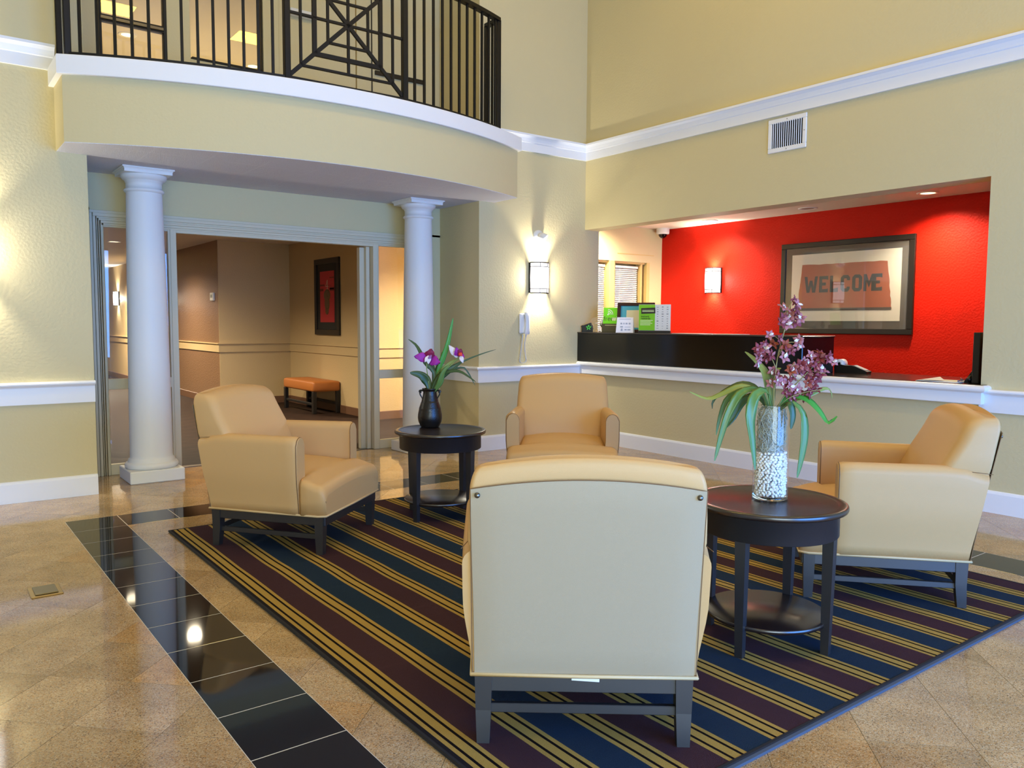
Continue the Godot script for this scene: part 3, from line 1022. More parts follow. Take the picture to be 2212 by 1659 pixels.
func soft_box(st: SurfaceTool, lo: Vector3, hi: Vector3, r: float, crown := 0.0) -> void:
	# a rounded cushion block: rings up the height, each a rounded rectangle
	var rings := []
	var c := (lo + hi) / 2
	var h := (hi - lo) / 2
	var lv := [[0.0, 0.6], [r * 0.35, 0.2], [r, 0.0], [h.y * 2 - r, 0.0], [h.y * 2 - r * 0.35, 0.25], [h.y * 2, 1.0]]
	for e: Array in lv:
		rings.append(round_rect(c.x, c.z, h.x - r * e[1], h.z - r * e[1], max(r * 1.2, 0.01), lo.y + e[0], 5))
	if crown > 0.0:
		for f: float in [0.75, 0.45, 0.15]:
			rings.append(round_rect(c.x, c.z, (h.x - r) * f, (h.z - r) * f, r, hi.y + crown * (1 - f * f), 5))
	loft(st, rings, 3)

func round_rect(cx: float, cz: float, hx: float, hz: float, r: float, y: float, n: int) -> PackedVector3Array:
	var p := PackedVector3Array()
	r = min(r, min(hx, hz) * 0.98)
	for q in 4:
		var sx := 1.0 if q == 0 or q == 3 else -1.0
		var sz := -1.0 if q < 2 else 1.0
		for i in n:
			var a := (q + float(i) / (n - 1)) * PI / 2
			p.append(V(cx + sx * (hx - r) + cos(a) * r, y, cz + sz * (hz - r) - sin(a) * r))
	return p

# ---------------------------------------------------------------- upper corridor behind the railing
func build_upstairs() -> void:
	var st := new_st()
	bx(st, V(0.6, 2.75, -11.2), V(4.9, 2.93, ZS))
	struct("floor_upper", st, M.wall)
	st = new_st()
	bx(st, V(0.4, 2.93, -11.3), V(5.0, 5.9, -11.1))
	bx(st, V(0.4, 2.93, -11.2), V(0.6, 5.9, -6.5))
	bx(st, V(4.8, 2.93, -11.2), V(5.0, 5.9, ZA))
	struct("wall_upper", st, M.wall)
	st = new_st()
	bx(st, V(0.4, 4.4, -11.2), V(5.0, 5.9, ZS - 0.1))
	struct("ceiling_upper", st, M.ceiling)
	# glazed front
	st = new_st()
	bx(st, V(1.04, 2.93, ZS - 0.08), V(1.27, 5.9, ZS), 0.003)
	bx(st, V(1.76, 2.93, ZS - 0.08), V(1.95, 5.9, ZS), 0.003)
	bx(st, V(2.56, 2.93, ZS - 0.08), V(2.70, 5.9, ZS), 0.003)
	bx(st, V(4.18, 2.93, ZS - 0.08), V(4.354, 5.9, ZS), 0.003)
	bx(st, V(1.04, 4.9, ZS - 0.08), V(4.354, 5.9, ZS), 0.003)
	bx(st, V(1.95, 2.93, ZS - 0.08), V(2.56, 3.40, ZS - 0.01), 0.003)
	struct("wall_upper_front", st, M.wall, "cream door front behind the balcony railing")
	var d := thing("door_2", "glazed balcony door with a horizontal push bar, behind the left balusters", "door", V(0, 0, ZS))
	d.set_meta("kind", "structure")
	st = new_st()
	for e: Array in [[1.272, 2.93, 1.290, 4.9], [1.740, 2.93, 1.758, 4.9], [1.272, 3.555, 1.758, 3.568], [1.272, 3.595, 1.758, 3.608]]:
		bx(st, V(e[0], e[1], -0.05), V(e[2], e[3], 0.0), 0.002)
	obj("frame", st, M.iron, d)
	obj("push_bar", box_st(V(1.28, 3.568, -0.03), V(1.75, 3.595, 0.012), 0.004), M.nickel, d)
	obj("pane", box_st(V(1.28, 2.95, -0.033), V(1.75, 4.9, -0.027)), M.glass, d)
	var w := thing("window_5", "glass panel with a dark bottom bead behind the balcony railing", "window", V(0, 0, ZS))
	w.set_meta("kind", "structure")
	st = new_st()
	bx(st, V(1.96, 3.40, -0.05), V(2.55, 3.416, 0.002), 0.002)
	bx(st, V(2.54, 3.40, -0.05), V(2.552, 4.9, 0.002), 0.002)
	obj("frame", st, M.iron, w)
	obj("pane", box_st(V(1.95, 3.40, -0.033), V(2.55, 4.9, -0.027)), M.glass, w)
	d = thing("door_3", "pair of cream doors with a closer behind the starburst railing panel", "door", V(0, 0, ZS))
	d.set_meta("kind", "structure")
	st = new_st()
	bx(st, V(2.70, 2.94, -0.06), V(3.445, 4.88, -0.02), 0.003)
	bx(st, V(3.457, 2.94, -0.06), V(4.18, 4.88, -0.02), 0.003)
	obj("leaf", st, M.wall, d)
	st = new_st()
	bx(st, V(2.80, 3.94, -0.02), V(3.03, 4.00, 0.03), 0.006)
	obj("closer", st, M.plastic, d)
	st = new_st()
	bx(st, V(3.64, 3.585, -0.02), V(4.17, 3.625, 0.0), 0.002)
	bx(st, V(3.605, 2.94, -0.02), V(3.615, 4.88, -0.012))
	bx(st, V(2.74, 3.02, -0.02), V(3.40, 3.03, -0.012))
	obj("push_bar", st, M.dark_frame, d)
	can(V(2.07, 4.4, -9.86), "recessed light above the balcony corridor, seen through the glazed door with the push bar", 5.0, "upper corridor lights")
	can(V(3.55, 4.4, -10.09), "recessed light above the balcony corridor, seen through the glass panel left of the starburst", 5.0, "upper corridor lights")

# ---------------------------------------------------------------- reception alcove
func build_alcove() -> void:
	var st := new_st()
	bx(st, V(5.9, -0.2, ZA), V(8.0, -0.001, -1.8))
	struct("floor_alcove", st, M.wood_floor)
	st = new_st()
	bx(st, V(5.9, 2.44, ZA - 0.3), V(8.0, 2.6, -1.8))
	struct("ceiling_alcove", st, M.ceiling, "white ceiling over the reception desk", "ceiling")
	st = new_st()
	bx(st, V(XW, -0.1, ZA - 0.3), V(8.0, 2.44, -1.8))
	struct("wall_red", st, M.red, "bright red wall behind the reception counter")
	st = new_st()
	bx(st, V(5.9, -0.1, -1.9), V(8.0, 2.44, -1.75))
	struct("wall_alcove_right", st, M.wall)
	st = new_st()
	bx(st, V(5.6, 2.01, ZA - 0.2), V(XW, 2.44, ZA))
	bx(st, V(7.56, -0.1, ZA - 0.2), V(XW, 2.01, ZA))
	bx(st, V(5.6, -0.1, ZA - 0.2), V(7.56, 0.9, ZA))
	bx(st, V(5.6, -0.1, ZA - 0.45), V(XW, 2.44, ZA - 0.3))
	bx(st, V(5.6, -0.1, ZA - 0.2), V(6.2, 2.2, ZA))
	struct("wall_alcove_left", st, M.wall, "cream side wall of the reception with a window in it")
	st = new_st()
	bx(st, V(6.868, 0.9, ZA - 0.12), V(6.955, 2.01, ZA + 0.004), 0.004)
	bx(st, V(6.955, 0.9, ZA - 0.12), V(6.995, 2.0, ZA - 0.03), 0.003)
	bx(st, V(7.44, 0.9, ZA - 0.12), V(7.47, 2.0, ZA - 0.03), 0.003)
	bx(st, V(7.52, 0.9, ZA - 0.12), V(7.57, 2.01, ZA + 0.002), 0.003)
	bx(st, V(6.2, 1.985, ZA - 0.12), V(7.57, 2.02, ZA - 0.03), 0.003)
	bx(st, V(7.0, 2.098, ZA), V(7.64, 2.108, ZA + 0.006))
	var w := struct("window_6", st, mat(Color(0.80, 0.70, 0.45), 0.5), "cream framed window with white blinds at the left of the red wall", "window")
	for e: Array in [[6.25, 6.845, "white slatted blind left of the window post, at the counter's far end"], [7.015, 7.415, "white slatted blind right of the window post, nearer the red wall"]]:
		var b := thing("window_blind", e[2], "blind", V((e[0] + e[1]) / 2, 1.96, ZA - 0.07), 0, "reception window blinds")
		var hw: float = (e[1] - e[0]) / 2
		obj("head_rail", box_st(V(-hw, -0.03, -0.02), V(hw, 0.0, 0.02), 0.004), M.plastic, b)
		var slat := new_st()
		bx(slat, V(-hw + 0.005, -0.0008, -0.0125), V(hw - 0.005, 0.0008, 0.0125), 0.0, Transform3D(Basis(Vector3.RIGHT, 0.85), Vector3.ZERO))
		var sm := mesh_of(slat)
		for k in 42: put("slat", sm, M.plastic, b, Transform3D(Basis(), V(0, -0.045 - 0.0235 * k, 0)))
		var st2 := new_st()
		for x: float in [-hw * 0.6, hw * 0.6]: bx(st2, V(x - 0.002, -1.03, 0.012), V(x + 0.002, -0.02, 0.014))
		obj("cord", st2, M.plastic, b)
	# ceiling fittings
	can(V(7.50, 2.44, -6.15), "recessed eyeball light above the sconce on the red wall", 4.5, "reception ceiling lights", V(-0.05, -1, 0))
	can(V(7.46, 2.44, -3.63), "recessed eyeball light at the right end of the reception ceiling", 6.5, "reception ceiling lights", V(-0.05, -1, 0.05))
	can(V(7.49, 2.44, -4.87), "unlit recessed light at the middle of the reception ceiling", 0.0, "reception ceiling lights", Vector3.DOWN, false)
	can(V(6.45, 2.44, -6.75), "recessed light at the far left of the reception ceiling, hidden by the header", 6.0, "reception ceiling lights", V(0.05, -1, -0.35))
	# dome camera
	var c := thing("dome_camera", "white dome security camera in the corner above the red wall", "camera", V(7.66, 2.44, -7.02))
	st = new_st()
	lathe(st, [Vector2(0.055, -0.075), Vector2(0.078, -0.07), Vector2(0.082, -0.05), Vector2(0.082, 0.0)], 28)
	obj("body", st, M.plastic, c)
	st = new_st()
	lathe(st, [Vector2(0.0, -0.125), Vector2(0.022, -0.12), Vector2(0.042, -0.105), Vector2(0.053, -0.085), Vector2(0.055, -0.07)], 24)
	obj("dome", st, mat(Color(0.02, 0.02, 0.025), 0.08), c)
	# welcome picture
	var p := thing("framed_picture", "large dark framed picture of an orange WELCOME doormat on the red wall", "picture", V(XW, 1.631, -4.613), -PI / 2)
	frame_box(p, 1.478, 0.974, 0.055, 0.035, M.dark_frame)
	obj("mat_board", box_st(V(-0.69, -0.44, 0.003), V(0.69, 0.44, 0.010)), M.mat_board, p)
	obj("print", box_st(V(-0.611, -0.353, 0.010), V(0.605, 0.362, 0.014)), M.paper, p)
	st = new_st()
	var dm := []
	var edge := [[-0.484, 0.249], [0.463, 0.245], [0.521, -0.236], [-0.535, -0.240]]
	var rg := RandomNumberGenerator.new()
	rg.seed = 5
	for k in 4:
		for i in 14:
			var t := i / 14.0
			var a := Vector2(edge[k][0], edge[k][1]).lerp(Vector2(edge[(k + 1) % 4][0], edge[(k + 1) % 4][1]), t)
			dm.append(a + Vector2(rg.randf_range(-1, 1), rg.randf_range(-1, 1)) * 0.004)
	var front := PackedVector3Array(); var backr := PackedVector3Array()
	for k in dm.size():
		var q: Vector2 = dm[dm.size() - 1 - k]
		backr.append(V(q.x, q.y, 0.014)); front.append(V(q.x, q.y, 0.0155))
	front.reverse(); backr.reverse()
	loft(st, [backr, front], 2)
	var coir := mat(Color(0.80, 0.37, 0.12), 0.9)
	coir.albedo_texture = noise_tex(0.2, 256, 77, false, 1.0, 3, ramp_of([Color(0.62, 0.58, 0.55), Color(1, 1, 1)], [0.1, 0.8]))
	coir.uv1_triplanar = true
	coir.uv1_scale = Vector3.ONE * 4.0
	obj("doormat_print", st, coir, p)
	st = new_st()
	bx(st, V(-0.53, -0.243, 0.0155), V(0.518, -0.215, 0.0165))
	obj("doormat_edge", st, mat(Color(0.22, 0.15, 0.12), 0.9), p)
	welcome(p)
	obj("glazing", box_st(V(-0.69, -0.44, 0.020), V(0.69, 0.44, 0.023)), M.glass, p)
	sconce(V(XW, 1.762, -6.298), -PI / 2, "glowing half-round sconce on the red wall", 3.0)

func welcome(p: Node) -> void:
	# block letters cut from straight strokes
	var S := {
		"W": [[[0, 1], [0.22, 1], [0.30, 0.35], [0.40, 0.75], [0.60, 0.75], [0.70, 0.35], [0.78, 1], [1, 1], [0.82, 0], [0.60, 0], [0.5, 0.42], [0.40, 0], [0.18, 0]]],
		"E": [[[0, 0], [0.95, 0], [0.95, 0.24], [0.72, 0.2], [0.32, 0.2], [0.32, 0.42], [0.72, 0.42], [0.72, 0.60], [0.32, 0.60], [0.32, 0.80], [0.72, 0.80], [0.95, 0.76], [0.95, 1], [0, 1]]],
		"L": [[[0, 0], [0.92, 0], [0.92, 0.28], [0.34, 0.2], [0.34, 1], [0, 1]]],
		"C": [[[0.95, 0.30], [0.95, 0.14], [0.75, 0], [0.25, 0], [0, 0.16], [0, 0.84], [0.25, 1], [0.75, 1], [0.95, 0.86], [0.95, 0.68], [0.64, 0.68], [0.62, 0.80], [0.38, 0.80], [0.34, 0.74], [0.34, 0.26], [0.38, 0.20], [0.62, 0.20], [0.64, 0.30]]],
		"O": [[[0, 0.16], [0.25, 0], [0.5, 0], [0.5, 0.2], [0.38, 0.2], [0.33, 0.26], [0.33, 0.74], [0.38, 0.8], [0.5, 0.8], [0.5, 1], [0.25, 1], [0, 0.84]], [[1, 0.16], [0.75, 0], [0.5, 0], [0.5, 0.2], [0.62, 0.2], [0.67, 0.26], [0.67, 0.74], [0.62, 0.8], [0.5, 0.8], [0.5, 1], [0.75, 1], [1, 0.84]]],
		"M": [[[0, 0], [0.28, 0], [0.28, 0.55], [0.5, 0.2], [0.72, 0.55], [0.72, 0], [1, 0], [1, 1], [0.74, 1], [0.5, 0.58], [0.26, 1], [0, 1]]],
	}
	var xs := [-0.452, -0.275, -0.150, -0.030, 0.098, 0.222, 0.322]
	var ws := [0.160, 0.108, 0.100, 0.108, 0.108, 0.115, 0.100]
	var word := "WELCOME"
	for k in 7:
		var st := new_st()
		for poly: Array in S[word[k]]:
			var pl := PackedVector2Array()
			for q: Array in poly: pl.append(Vector2(xs[k] + q[0] * ws[k], -0.050 + q[1] * 0.172))
			var ix := Geometry2D.triangulate_polygon(pl)
			for i in range(0, ix.size(), 3):
				var t := [pl[ix[i]], pl[ix[i + 1]], pl[ix[i + 2]]]
				if (t[1] - t[0]).cross(t[2] - t[0]) < 0: t = [t[0], t[2], t[1]]
				tri(st, V(t[0].x, t[0].y, 0.0166), V(t[1].x, t[1].y, 0.0166), V(t[2].x, t[2].y, 0.0166))
		obj("letter", st, mat(Color(0.085, 0.075, 0.075), 0.9), p)

# ---------------------------------------------------------------- reception counter
func build_counter() -> void:
	var st := new_st()
	sweep(st, [Vector2(0, 0.716), Vector2(0.066, 0.716), Vector2(0.068, 0.720), Vector2(0.068, 0.792), Vector2(0.076, 0.798), Vector2(0.094, 0.801), Vector2(0.101, 0.809), Vector2(0.103, 0.820), Vector2(0.100, 0.832), Vector2(0.090, 0.841), Vector2(0.076, 0.844), Vector2(-0.04, 0.844), Vector2(-0.04, 0.80), Vector2(0, 0.79)], [Vector2(5.75, -2.405), Vector2(XR, -2.405), Vector2(XR, ZB)])
	struct("trim_8", st, M.white, "thick white moulded ledge along the front of the reception desk", "trim")
	var c := thing("reception_counter", "long glossy black reception counter, high at its left end", "counter", V(5.61, 0, -6.31))
	obj("front_panel", box_st(V(0.0, 0.845, 0.0), V(0.025, 1.136, 2.654), 0.003), M.black_lam, c)
	obj("end_panel", box_st(V(0.002, 0.845, 2.632), V(0.445, 1.136, 2.656), 0.003), mat(Color(0.085, 0.055, 0.05), 0.16), c)
	obj("back_panel", box_st(V(0.42, 0.845, 0.0), V(0.445, 1.136, 2.632), 0.003), M.black_lam, c)
	obj("high_top", box_st(V(-0.006, 1.136, 0.0), V(0.452, 1.149, 2.662), 0.004), M.table_top, c)
	obj("desk_top", box_st(V(0.025, 0.80, 0.0), V(0.78, 0.8465, 3.98), 0.003), M.desk_top, c)
	# things on the high counter
	var y := 1.149
	var look := deg_to_rad(-60)
	var o := thing("sign_card", "small black card with a green star at the counter's far left end", "card", V(5.70, y, -6.235), deg_to_rad(-48))
	st = new_st()
	bx(st, V(-0.075, 0.0, 0.0), V(0.045, 0.07, 0.004), 0.001)
	bx(st, V(-0.055, 0.012, 0.006), V(0.06, 0.085, 0.009), 0.001, Transform3D(Basis(Vector3.BACK, 0.35), V(0, 0, 0)))
	obj("card", st, M.dark_plastic, o)
	st = new_st()
	for k in 5:
		var a := TAU * k / 5 + PI / 2
		bar(st, V(cos(a) * 0.008, 0.047 + sin(a) * 0.008, 0.0105), V(cos(a) * 0.026, 0.047 + sin(a) * 0.026, 0.0105), 0.002, 0.009, Vector3.BACK)
	obj("star", st, mat(Color(0.25, 0.85, 0.25), 0.5), o)
	o = thing("ornament", "clear bubble and twisted silver ornament beside the green wifi sign", "ornament", V(5.74, y, -6.105), look)
	st = new_st()
	lathe(st, [Vector2(0.0, 0.0), Vector2(0.04, 0.003), Vector2(0.035, 0.014), Vector2(0.012, 0.02), Vector2(0.014, 0.05), Vector2(0.03, 0.07), Vector2(0.034, 0.09), Vector2(0.018, 0.115), Vector2(0.02, 0.135), Vector2(0.0, 0.15)], 18, V(0.03, 0, 0))
	obj("silver_figure", st, M.chrome, o)
	st = new_st()
	lathe(st, [Vector2(0.0, 0.0), Vector2(0.045, 0.005), Vector2(0.04, 0.03), Vector2(0.06, 0.075), Vector2(0.062, 0.11), Vector2(0.045, 0.145), Vector2(0.0, 0.158)], 20, V(-0.05, 0, -0.03))
	obj("bubble", st, M.glass, o)
	# wifi sign
	o = thing("counter_sign", "bright green free wi-fi sign on a brown base", "sign", V(5.75, y, -5.895), look)
	st = new_st()
	bx(st, V(-0.135, 0.0, -0.03), V(0.135, 0.088, 0.02), 0.003)
	obj("base", st, mat(Color(0.26, 0.24, 0.14), 0.5), o)
	var tilt := Transform3D(Basis(Vector3.RIGHT, -0.12), V(0, 0.088, 0.0))
	st = new_st()
	bx(st, V(-0.125, 0.0, -0.004), V(0.125, 0.165, 0.004), 0.001, tilt)
	obj("panel", st, mat(Color(0.42, 0.80, 0.02), 0.45), o)
	var pr := Node3D.new()
	pr.name = "print"
	pr.transform = tilt
	o.add_child(pr)
	text("free", 0.043, pr, V(-0.072, 0.05, 0.0045), mat(Color(0.25, 0.30, 0.10), 0.6), 0.95)
	text("wi-fi", 0.043, pr, V(0.025, 0.05, 0.0045), M.paper, 0.95, "Droid Sans", 700)
	st = new_st()
	for k in 3:
		var pts := []
		for i in 9:
			var a := i / 8.0 * PI / 2
			var r := 0.018 + 0.017 * k
			pts.append(V(-0.078 + cos(a) * r, 0.092 + sin(a) * r, 0.005))
		tube(st, pts, 0.0042, 5)
	bx(st, V(-0.083, 0.087, 0.004), V(-0.071, 0.099, 0.006))
	obj("waves", st, M.paper, pr)
	st = new_st()
	bx(st, V(-0.10, 0.070, 0.02), V(0.115, 0.075, 0.0212))
	bx(st, V(0.085, 0.022, 0.02), V(0.12, 0.034, 0.0212))
	obj("caption", st, mat(Color(0.72, 0.72, 0.55), 0.6), o)
	# framed notice
	o = thing("photo_frame", "brown wooden photo frame with a turquoise mat on the counter", "frame", V(5.80, y, -5.66), look)
	var lean := Transform3D(Basis(Vector3.RIGHT, -0.10), Vector3.ZERO)
	var fr := Node3D.new()
	fr.name = "leaning_frame"
	fr.transform = lean
	o.add_child(fr)
	st = new_st()
	for e: Array in [[-0.19, 0.0, 0.19, 0.032], [-0.19, 0.268, 0.19, 0.30], [-0.19, 0.03, -0.155, 0.27], [0.155, 0.03, 0.19, 0.27]]:
		bx(st, V(e[0], e[1], -0.012), V(e[2], e[3], 0.012), 0.004)
	obj("frame", st, mat(Color(0.20, 0.085, 0.055), 0.35), fr)
	obj("mat_board", box_st(V(-0.157, 0.03, -0.008), V(0.157, 0.27, 0.002)), mat(Color(0.27, 0.62, 0.70), 0.7), fr)
	obj("sheet", box_st(V(-0.095, 0.05, 0.002), V(0.06, 0.225, 0.004)), mat(Color(0.80, 0.78, 0.66), 0.8), fr)
	# small white card
	o = thing("notice_card", "small white folded notice card standing before the brown photo frame", "card", V(5.685, y, -5.685), look)
	st = new_st()
	quad(st, V(-0.088, 0, 0.03), V(0.088, 0, 0.03), V(0.082, 0.152, 0), V(-0.082, 0.152, 0))
	quad(st, V(0.088, 0, -0.03), V(-0.088, 0, -0.03), V(-0.082, 0.152, -0.002), V(0.082, 0.152, -0.002))
	obj("card", st, mat(Color(0.90, 0.90, 0.93), 0.6), o)
	st = new_st()
	var ct := Transform3D(Basis(Vector3.RIGHT, -0.195), V(0, 0, 0.031))
	for e: Array in [[-0.06, 0.135, 0.06, 0.139], [-0.045, 0.085, -0.028, 0.10], [-0.015, 0.085, -0.005, 0.10], [0.008, 0.085, 0.026, 0.10], [0.04, 0.085, 0.056, 0.10], [-0.045, 0.052, -0.018, 0.066], [-0.038, 0.018, -0.02, 0.042], [0.0, 0.024, 0.022, 0.036], [0.03, 0.024, 0.06, 0.036], [0.0, 0.055, 0.06, 0.059]]:
		bx(st, V(e[0], e[1], 0), V(e[2], e[3], 0.001), 0.0, ct)
	obj("print", st, mat(Color(0.62, 0.65, 0.72), 0.7), o)
	# rewards brochure
	o = thing("counter_sign", "green and white instant rewards sign, rightmost on the high counter", "sign", V(5.75, y, -5.355), look)
	obj("base", box_st(V(-0.155, 0.0, -0.025), V(0.155, 0.024, 0.02), 0.003), mat(Color(0.16, 0.14, 0.11), 0.5), o)
	obj("panel", box_st(V(-0.155, 0.024, -0.004), V(0.155, 0.275, 0.003), 0.001), M.paper, o)
	obj("green_half", box_st(V(-0.153, 0.026, 0.003), V(0.004, 0.273, 0.0045)), mat(Color(0.50, 0.78, 0.10), 0.5), o)
	st = new_st()
	bx(st, V(-0.13, 0.19, 0.0045), V(0.008, 0.245, 0.0062), 0.0, Transform3D(Basis(Vector3.BACK, 0.04), V(0.008, 0, 0)))
	obj("badge", st, mat(Color(0.18, 0.16, 0.11), 0.5), o)
	text("instant", 0.017, o, V(-0.092, 0.160, 0.005), mat(Color(0.24, 0.34, 0.08), 0.6), 1.0, "Droid Sans", 700)
	text("rewards", 0.017, o, V(-0.086, 0.140, 0.005), mat(Color(0.24, 0.34, 0.08), 0.6), 1.0, "Droid Sans", 700)
	st = new_st()
	for k in 4: bx(st, V(-0.14, 0.076 + 0.014 * k, 0.0045), V([-0.04, -0.02, -0.035, -0.015][k], 0.083 + 0.014 * k, 0.0056))
	bx(st, V(-0.12, 0.205, 0.0062), V(-0.005, 0.212, 0.007)); bx(st, V(-0.12, 0.218, 0.0062), V(-0.005, 0.222, 0.007))
	obj("caption", st, mat(Color(0.85, 0.90, 0.62), 0.6), o)
	st = new_st()
	var r := RandomNumberGenerator.new()
	r.seed = 19
	for cx: float in [0.03, 0.078, 0.125]:
		for k in 10:
			var hw := r.randf_range(0.004, 0.010)
			bx(st, V(cx - hw, 0.045 + 0.0225 * k, 0.003), V(cx + hw, 0.047 + 0.0225 * k + r.randf_range(0.0, 0.005), 0.004))
	obj("icons", st, mat(Color(0.45, 0.43, 0.42), 0.7), o)
	# loose sheets on the high counter
	for k in 2:
		o = thing("paper_sheet", ["loose white sheet lying on the high counter right of the signs", "loose white sheet lying near the middle of the high counter"][k], "paper", V(5.80, y, [-4.93, -4.52][k]), [0.1, -0.2][k])
		obj("sheet", box_st(V(-0.11, 0, -0.15), V(0.11, 0.003, 0.15)), M.paper, o)
	# things on the low desk
	y = 0.8465
	o = thing("card_terminal", "dark card terminal with a white paper roll at the foot of the high counter", "terminal", V(6.14, y, -3.545), 0.12)
	st = new_st()
	var side := [[-0.12, 0.0], [0.14, 0.0], [0.145, 0.018], [0.05, 0.055], [0.02, 0.062], [-0.03, 0.060], [-0.10, 0.075], [-0.125, 0.05]]
	var ra := PackedVector3Array(); var rb := PackedVector3Array()
	for q: Array in side: ra.append(V(-0.045, q[1], q[0])); rb.append(V(0.045, q[1], q[0]))
	loft(st, [ra, rb], 3, -1)
	obj("body", st, M.dark_plastic, o)
	st = new_st()
	bx(st, V(-0.035, 0.0, 0.0), V(0.035, 0.004, 0.10), 0.0, Transform3D(Basis(Vector3.RIGHT, 0.36), V(0, 0.061, 0.03)))
	obj("keypad", st, mat(Color(0.55, 0.56, 0.58), 0.5), o)
	st = new_st()
	lathe(st, [Vector2(0.012, -0.04), Vector2(0.036, -0.04), Vector2(0.036, 0.04), Vector2(0.012, 0.04)], 24)
	put("paper_roll", mesh_of(st), M.plastic, o, Transform3D(Basis(Vector3.BACK, PI / 2) , V(0, 0.075, -0.085)))
	o = thing("paper_stack", "stack of white papers at the right end of the low desk", "paper", V(5.80, y, -2.66), 0.08)
	for k in 3:
		st = new_st()
		bx(st, V(-0.108, 0.002 * k, -0.14), V(0.108, 0.002 * k + 0.0018, 0.14), 0.0, Transform3D(Basis(Vector3.UP, 0.09 * k - 0.1), Vector3.ZERO))
		obj("sheet", st, M.paper, o)
	st = new_st()
	quad(st, V(-0.10, 0.008, -0.12), V(0.0, 0.008, -0.12), V(0.0, 0.03, -0.02), V(-0.10, 0.012, 0.05))
	obj("curled_sheet", st, M.paper, o)
	o = thing("desk_stand", "small grey tilted stand behind the stack of papers", "stand", V(5.93, y, -2.53), deg_to_rad(-40))
	st = new_st()
	bx(st, V(-0.035, 0, -0.006), V(0.035, 0.115, 0.006), 0.002, Transform3D(Basis(Vector3.BACK, -0.55), Vector3.ZERO))
	obj("plate", st, mat(Color(0.33, 0.32, 0.32), 0.4), o)
	obj("foot", box_st(V(-0.01, 0, -0.03), V(0.075, 0.006, 0.03), 0.002), M.dark_plastic, o)
	o = thing("pen_set", "pens and clips lying beside the papers at the desk's right end", "pens", V(5.76, y + 0.0085, -2.535), 0.3)
	for k in 3:
		st = new_st()
		tube(st, [V(-0.06, 0.004 + 0.006 * k, 0.012 * k), V(0.07, 0.006 + 0.006 * k, 0.02 - 0.01 * k)], 0.004, 7)
		obj("pen", st, [mat(Color(0.10, 0.15, 0.5), 0.3), M.chrome, M.dark_plastic][k], o)
	o = thing("desk_screen", "thin black upright panel at the right end of the low desk", "panel", V(5.80, y, -2.425), 0.0)
	st = new_st()
	bx(st, V(-0.06, 0.0, -0.022), V(0.17, 0.345, 0.022), 0.004)
	obj("panel", st, M.dark_plastic, o)
	st = new_st()
	quad(st, V(0.0, 0.0, -0.10), V(0.0, 0.0, -0.02), V(0.0, 0.10, -0.02), V(0.0, 0.075, -0.05))
	bx(st, V(-0.05, 0.0, -0.07), V(0.14, 0.05, -0.02), 0.02)
	obj("foot", st, M.dark_plastic, o)

# ---------------------------------------------------------------- wall fittings
func sconce(at: Vector3, turn: float, label: String, energy: float) -> Node3D:
	var s := thing("wall_sconce", label, "sconce", at, turn, "half-round wall sconces")
	var st := new_st()
	obj("back_plate", box_st(V(-0.09, -0.13, 0.0), V(0.09, 0.13, 0.014), 0.003), M.bronze, s)
	var hw := 0.105; var dp := 0.085; var hh := 0.150
	st = new_st()
	var rings := []
	for y: float in [-hh, -hh * 0.5, 0.0, hh * 0.5, hh]:
		var belly := 1.0 + 0.06 * (1.0 - (y / hh) * (y / hh))
		var r := PackedVector3Array()
		for i in 17:
			var a := PI * i / 16
			r.append(V(cos(a) * hw * belly, y, 0.014 + sin(a) * dp * belly))
		rings.append(r)
	loft(st, rings, 0, 1, false)
	obj("shade", st, M.lamp, s)
	st = new_st()
	for y: float in [-hh, -hh + 0.042, hh - 0.042, hh]:
		var belly2 := 1.0 + 0.06 * (1.0 - (y / hh) * (y / hh)) + 0.025
		var pts := []
		for i in 13:
			var a := PI * i / 12
			pts.append(V(cos(a) * hw * belly2, y, 0.014 + sin(a) * dp * belly2))
		tube(st, pts, 0.0055 if absf(y) > hh - 0.01 else 0.0035, 5)
	for x: float in [-1, 1]:
		bx(st, V(x * 0.113 - 0.005, -hh, 0.0), V(x * 0.113 + 0.005, hh, 0.02), 0.001)
		for ys: float in [-1, 1]:
			var a2 := PI / 2 + x * 0.42
			bar(st, V(cos(a2) * hw * 1.04, ys * (hh - 0.042), 0.014 + sin(a2) * dp * 1.04), V(cos(a2) * hw * 1.03, ys * hh, 0.014 + sin(a2) * dp * 1.03), 0.005, 0.005)
	obj("cage", st, M.bronze, s)
	var col := Color(1.0, 0.975, 0.91)
	omni(s, V(0, 0.0, 0.06), col, 0.16 * energy, 0.03)
	spot(s, V(0, 0.11, 0.065), V(0, 1, -0.12), col, 0.30 * energy, 48.0, 0.6, 0.03)
	spot(s, V(0, -0.11, 0.065), V(0, -1, -0.12), col, 0.22 * energy, 46.0, 0.6, 0.03)
	return s

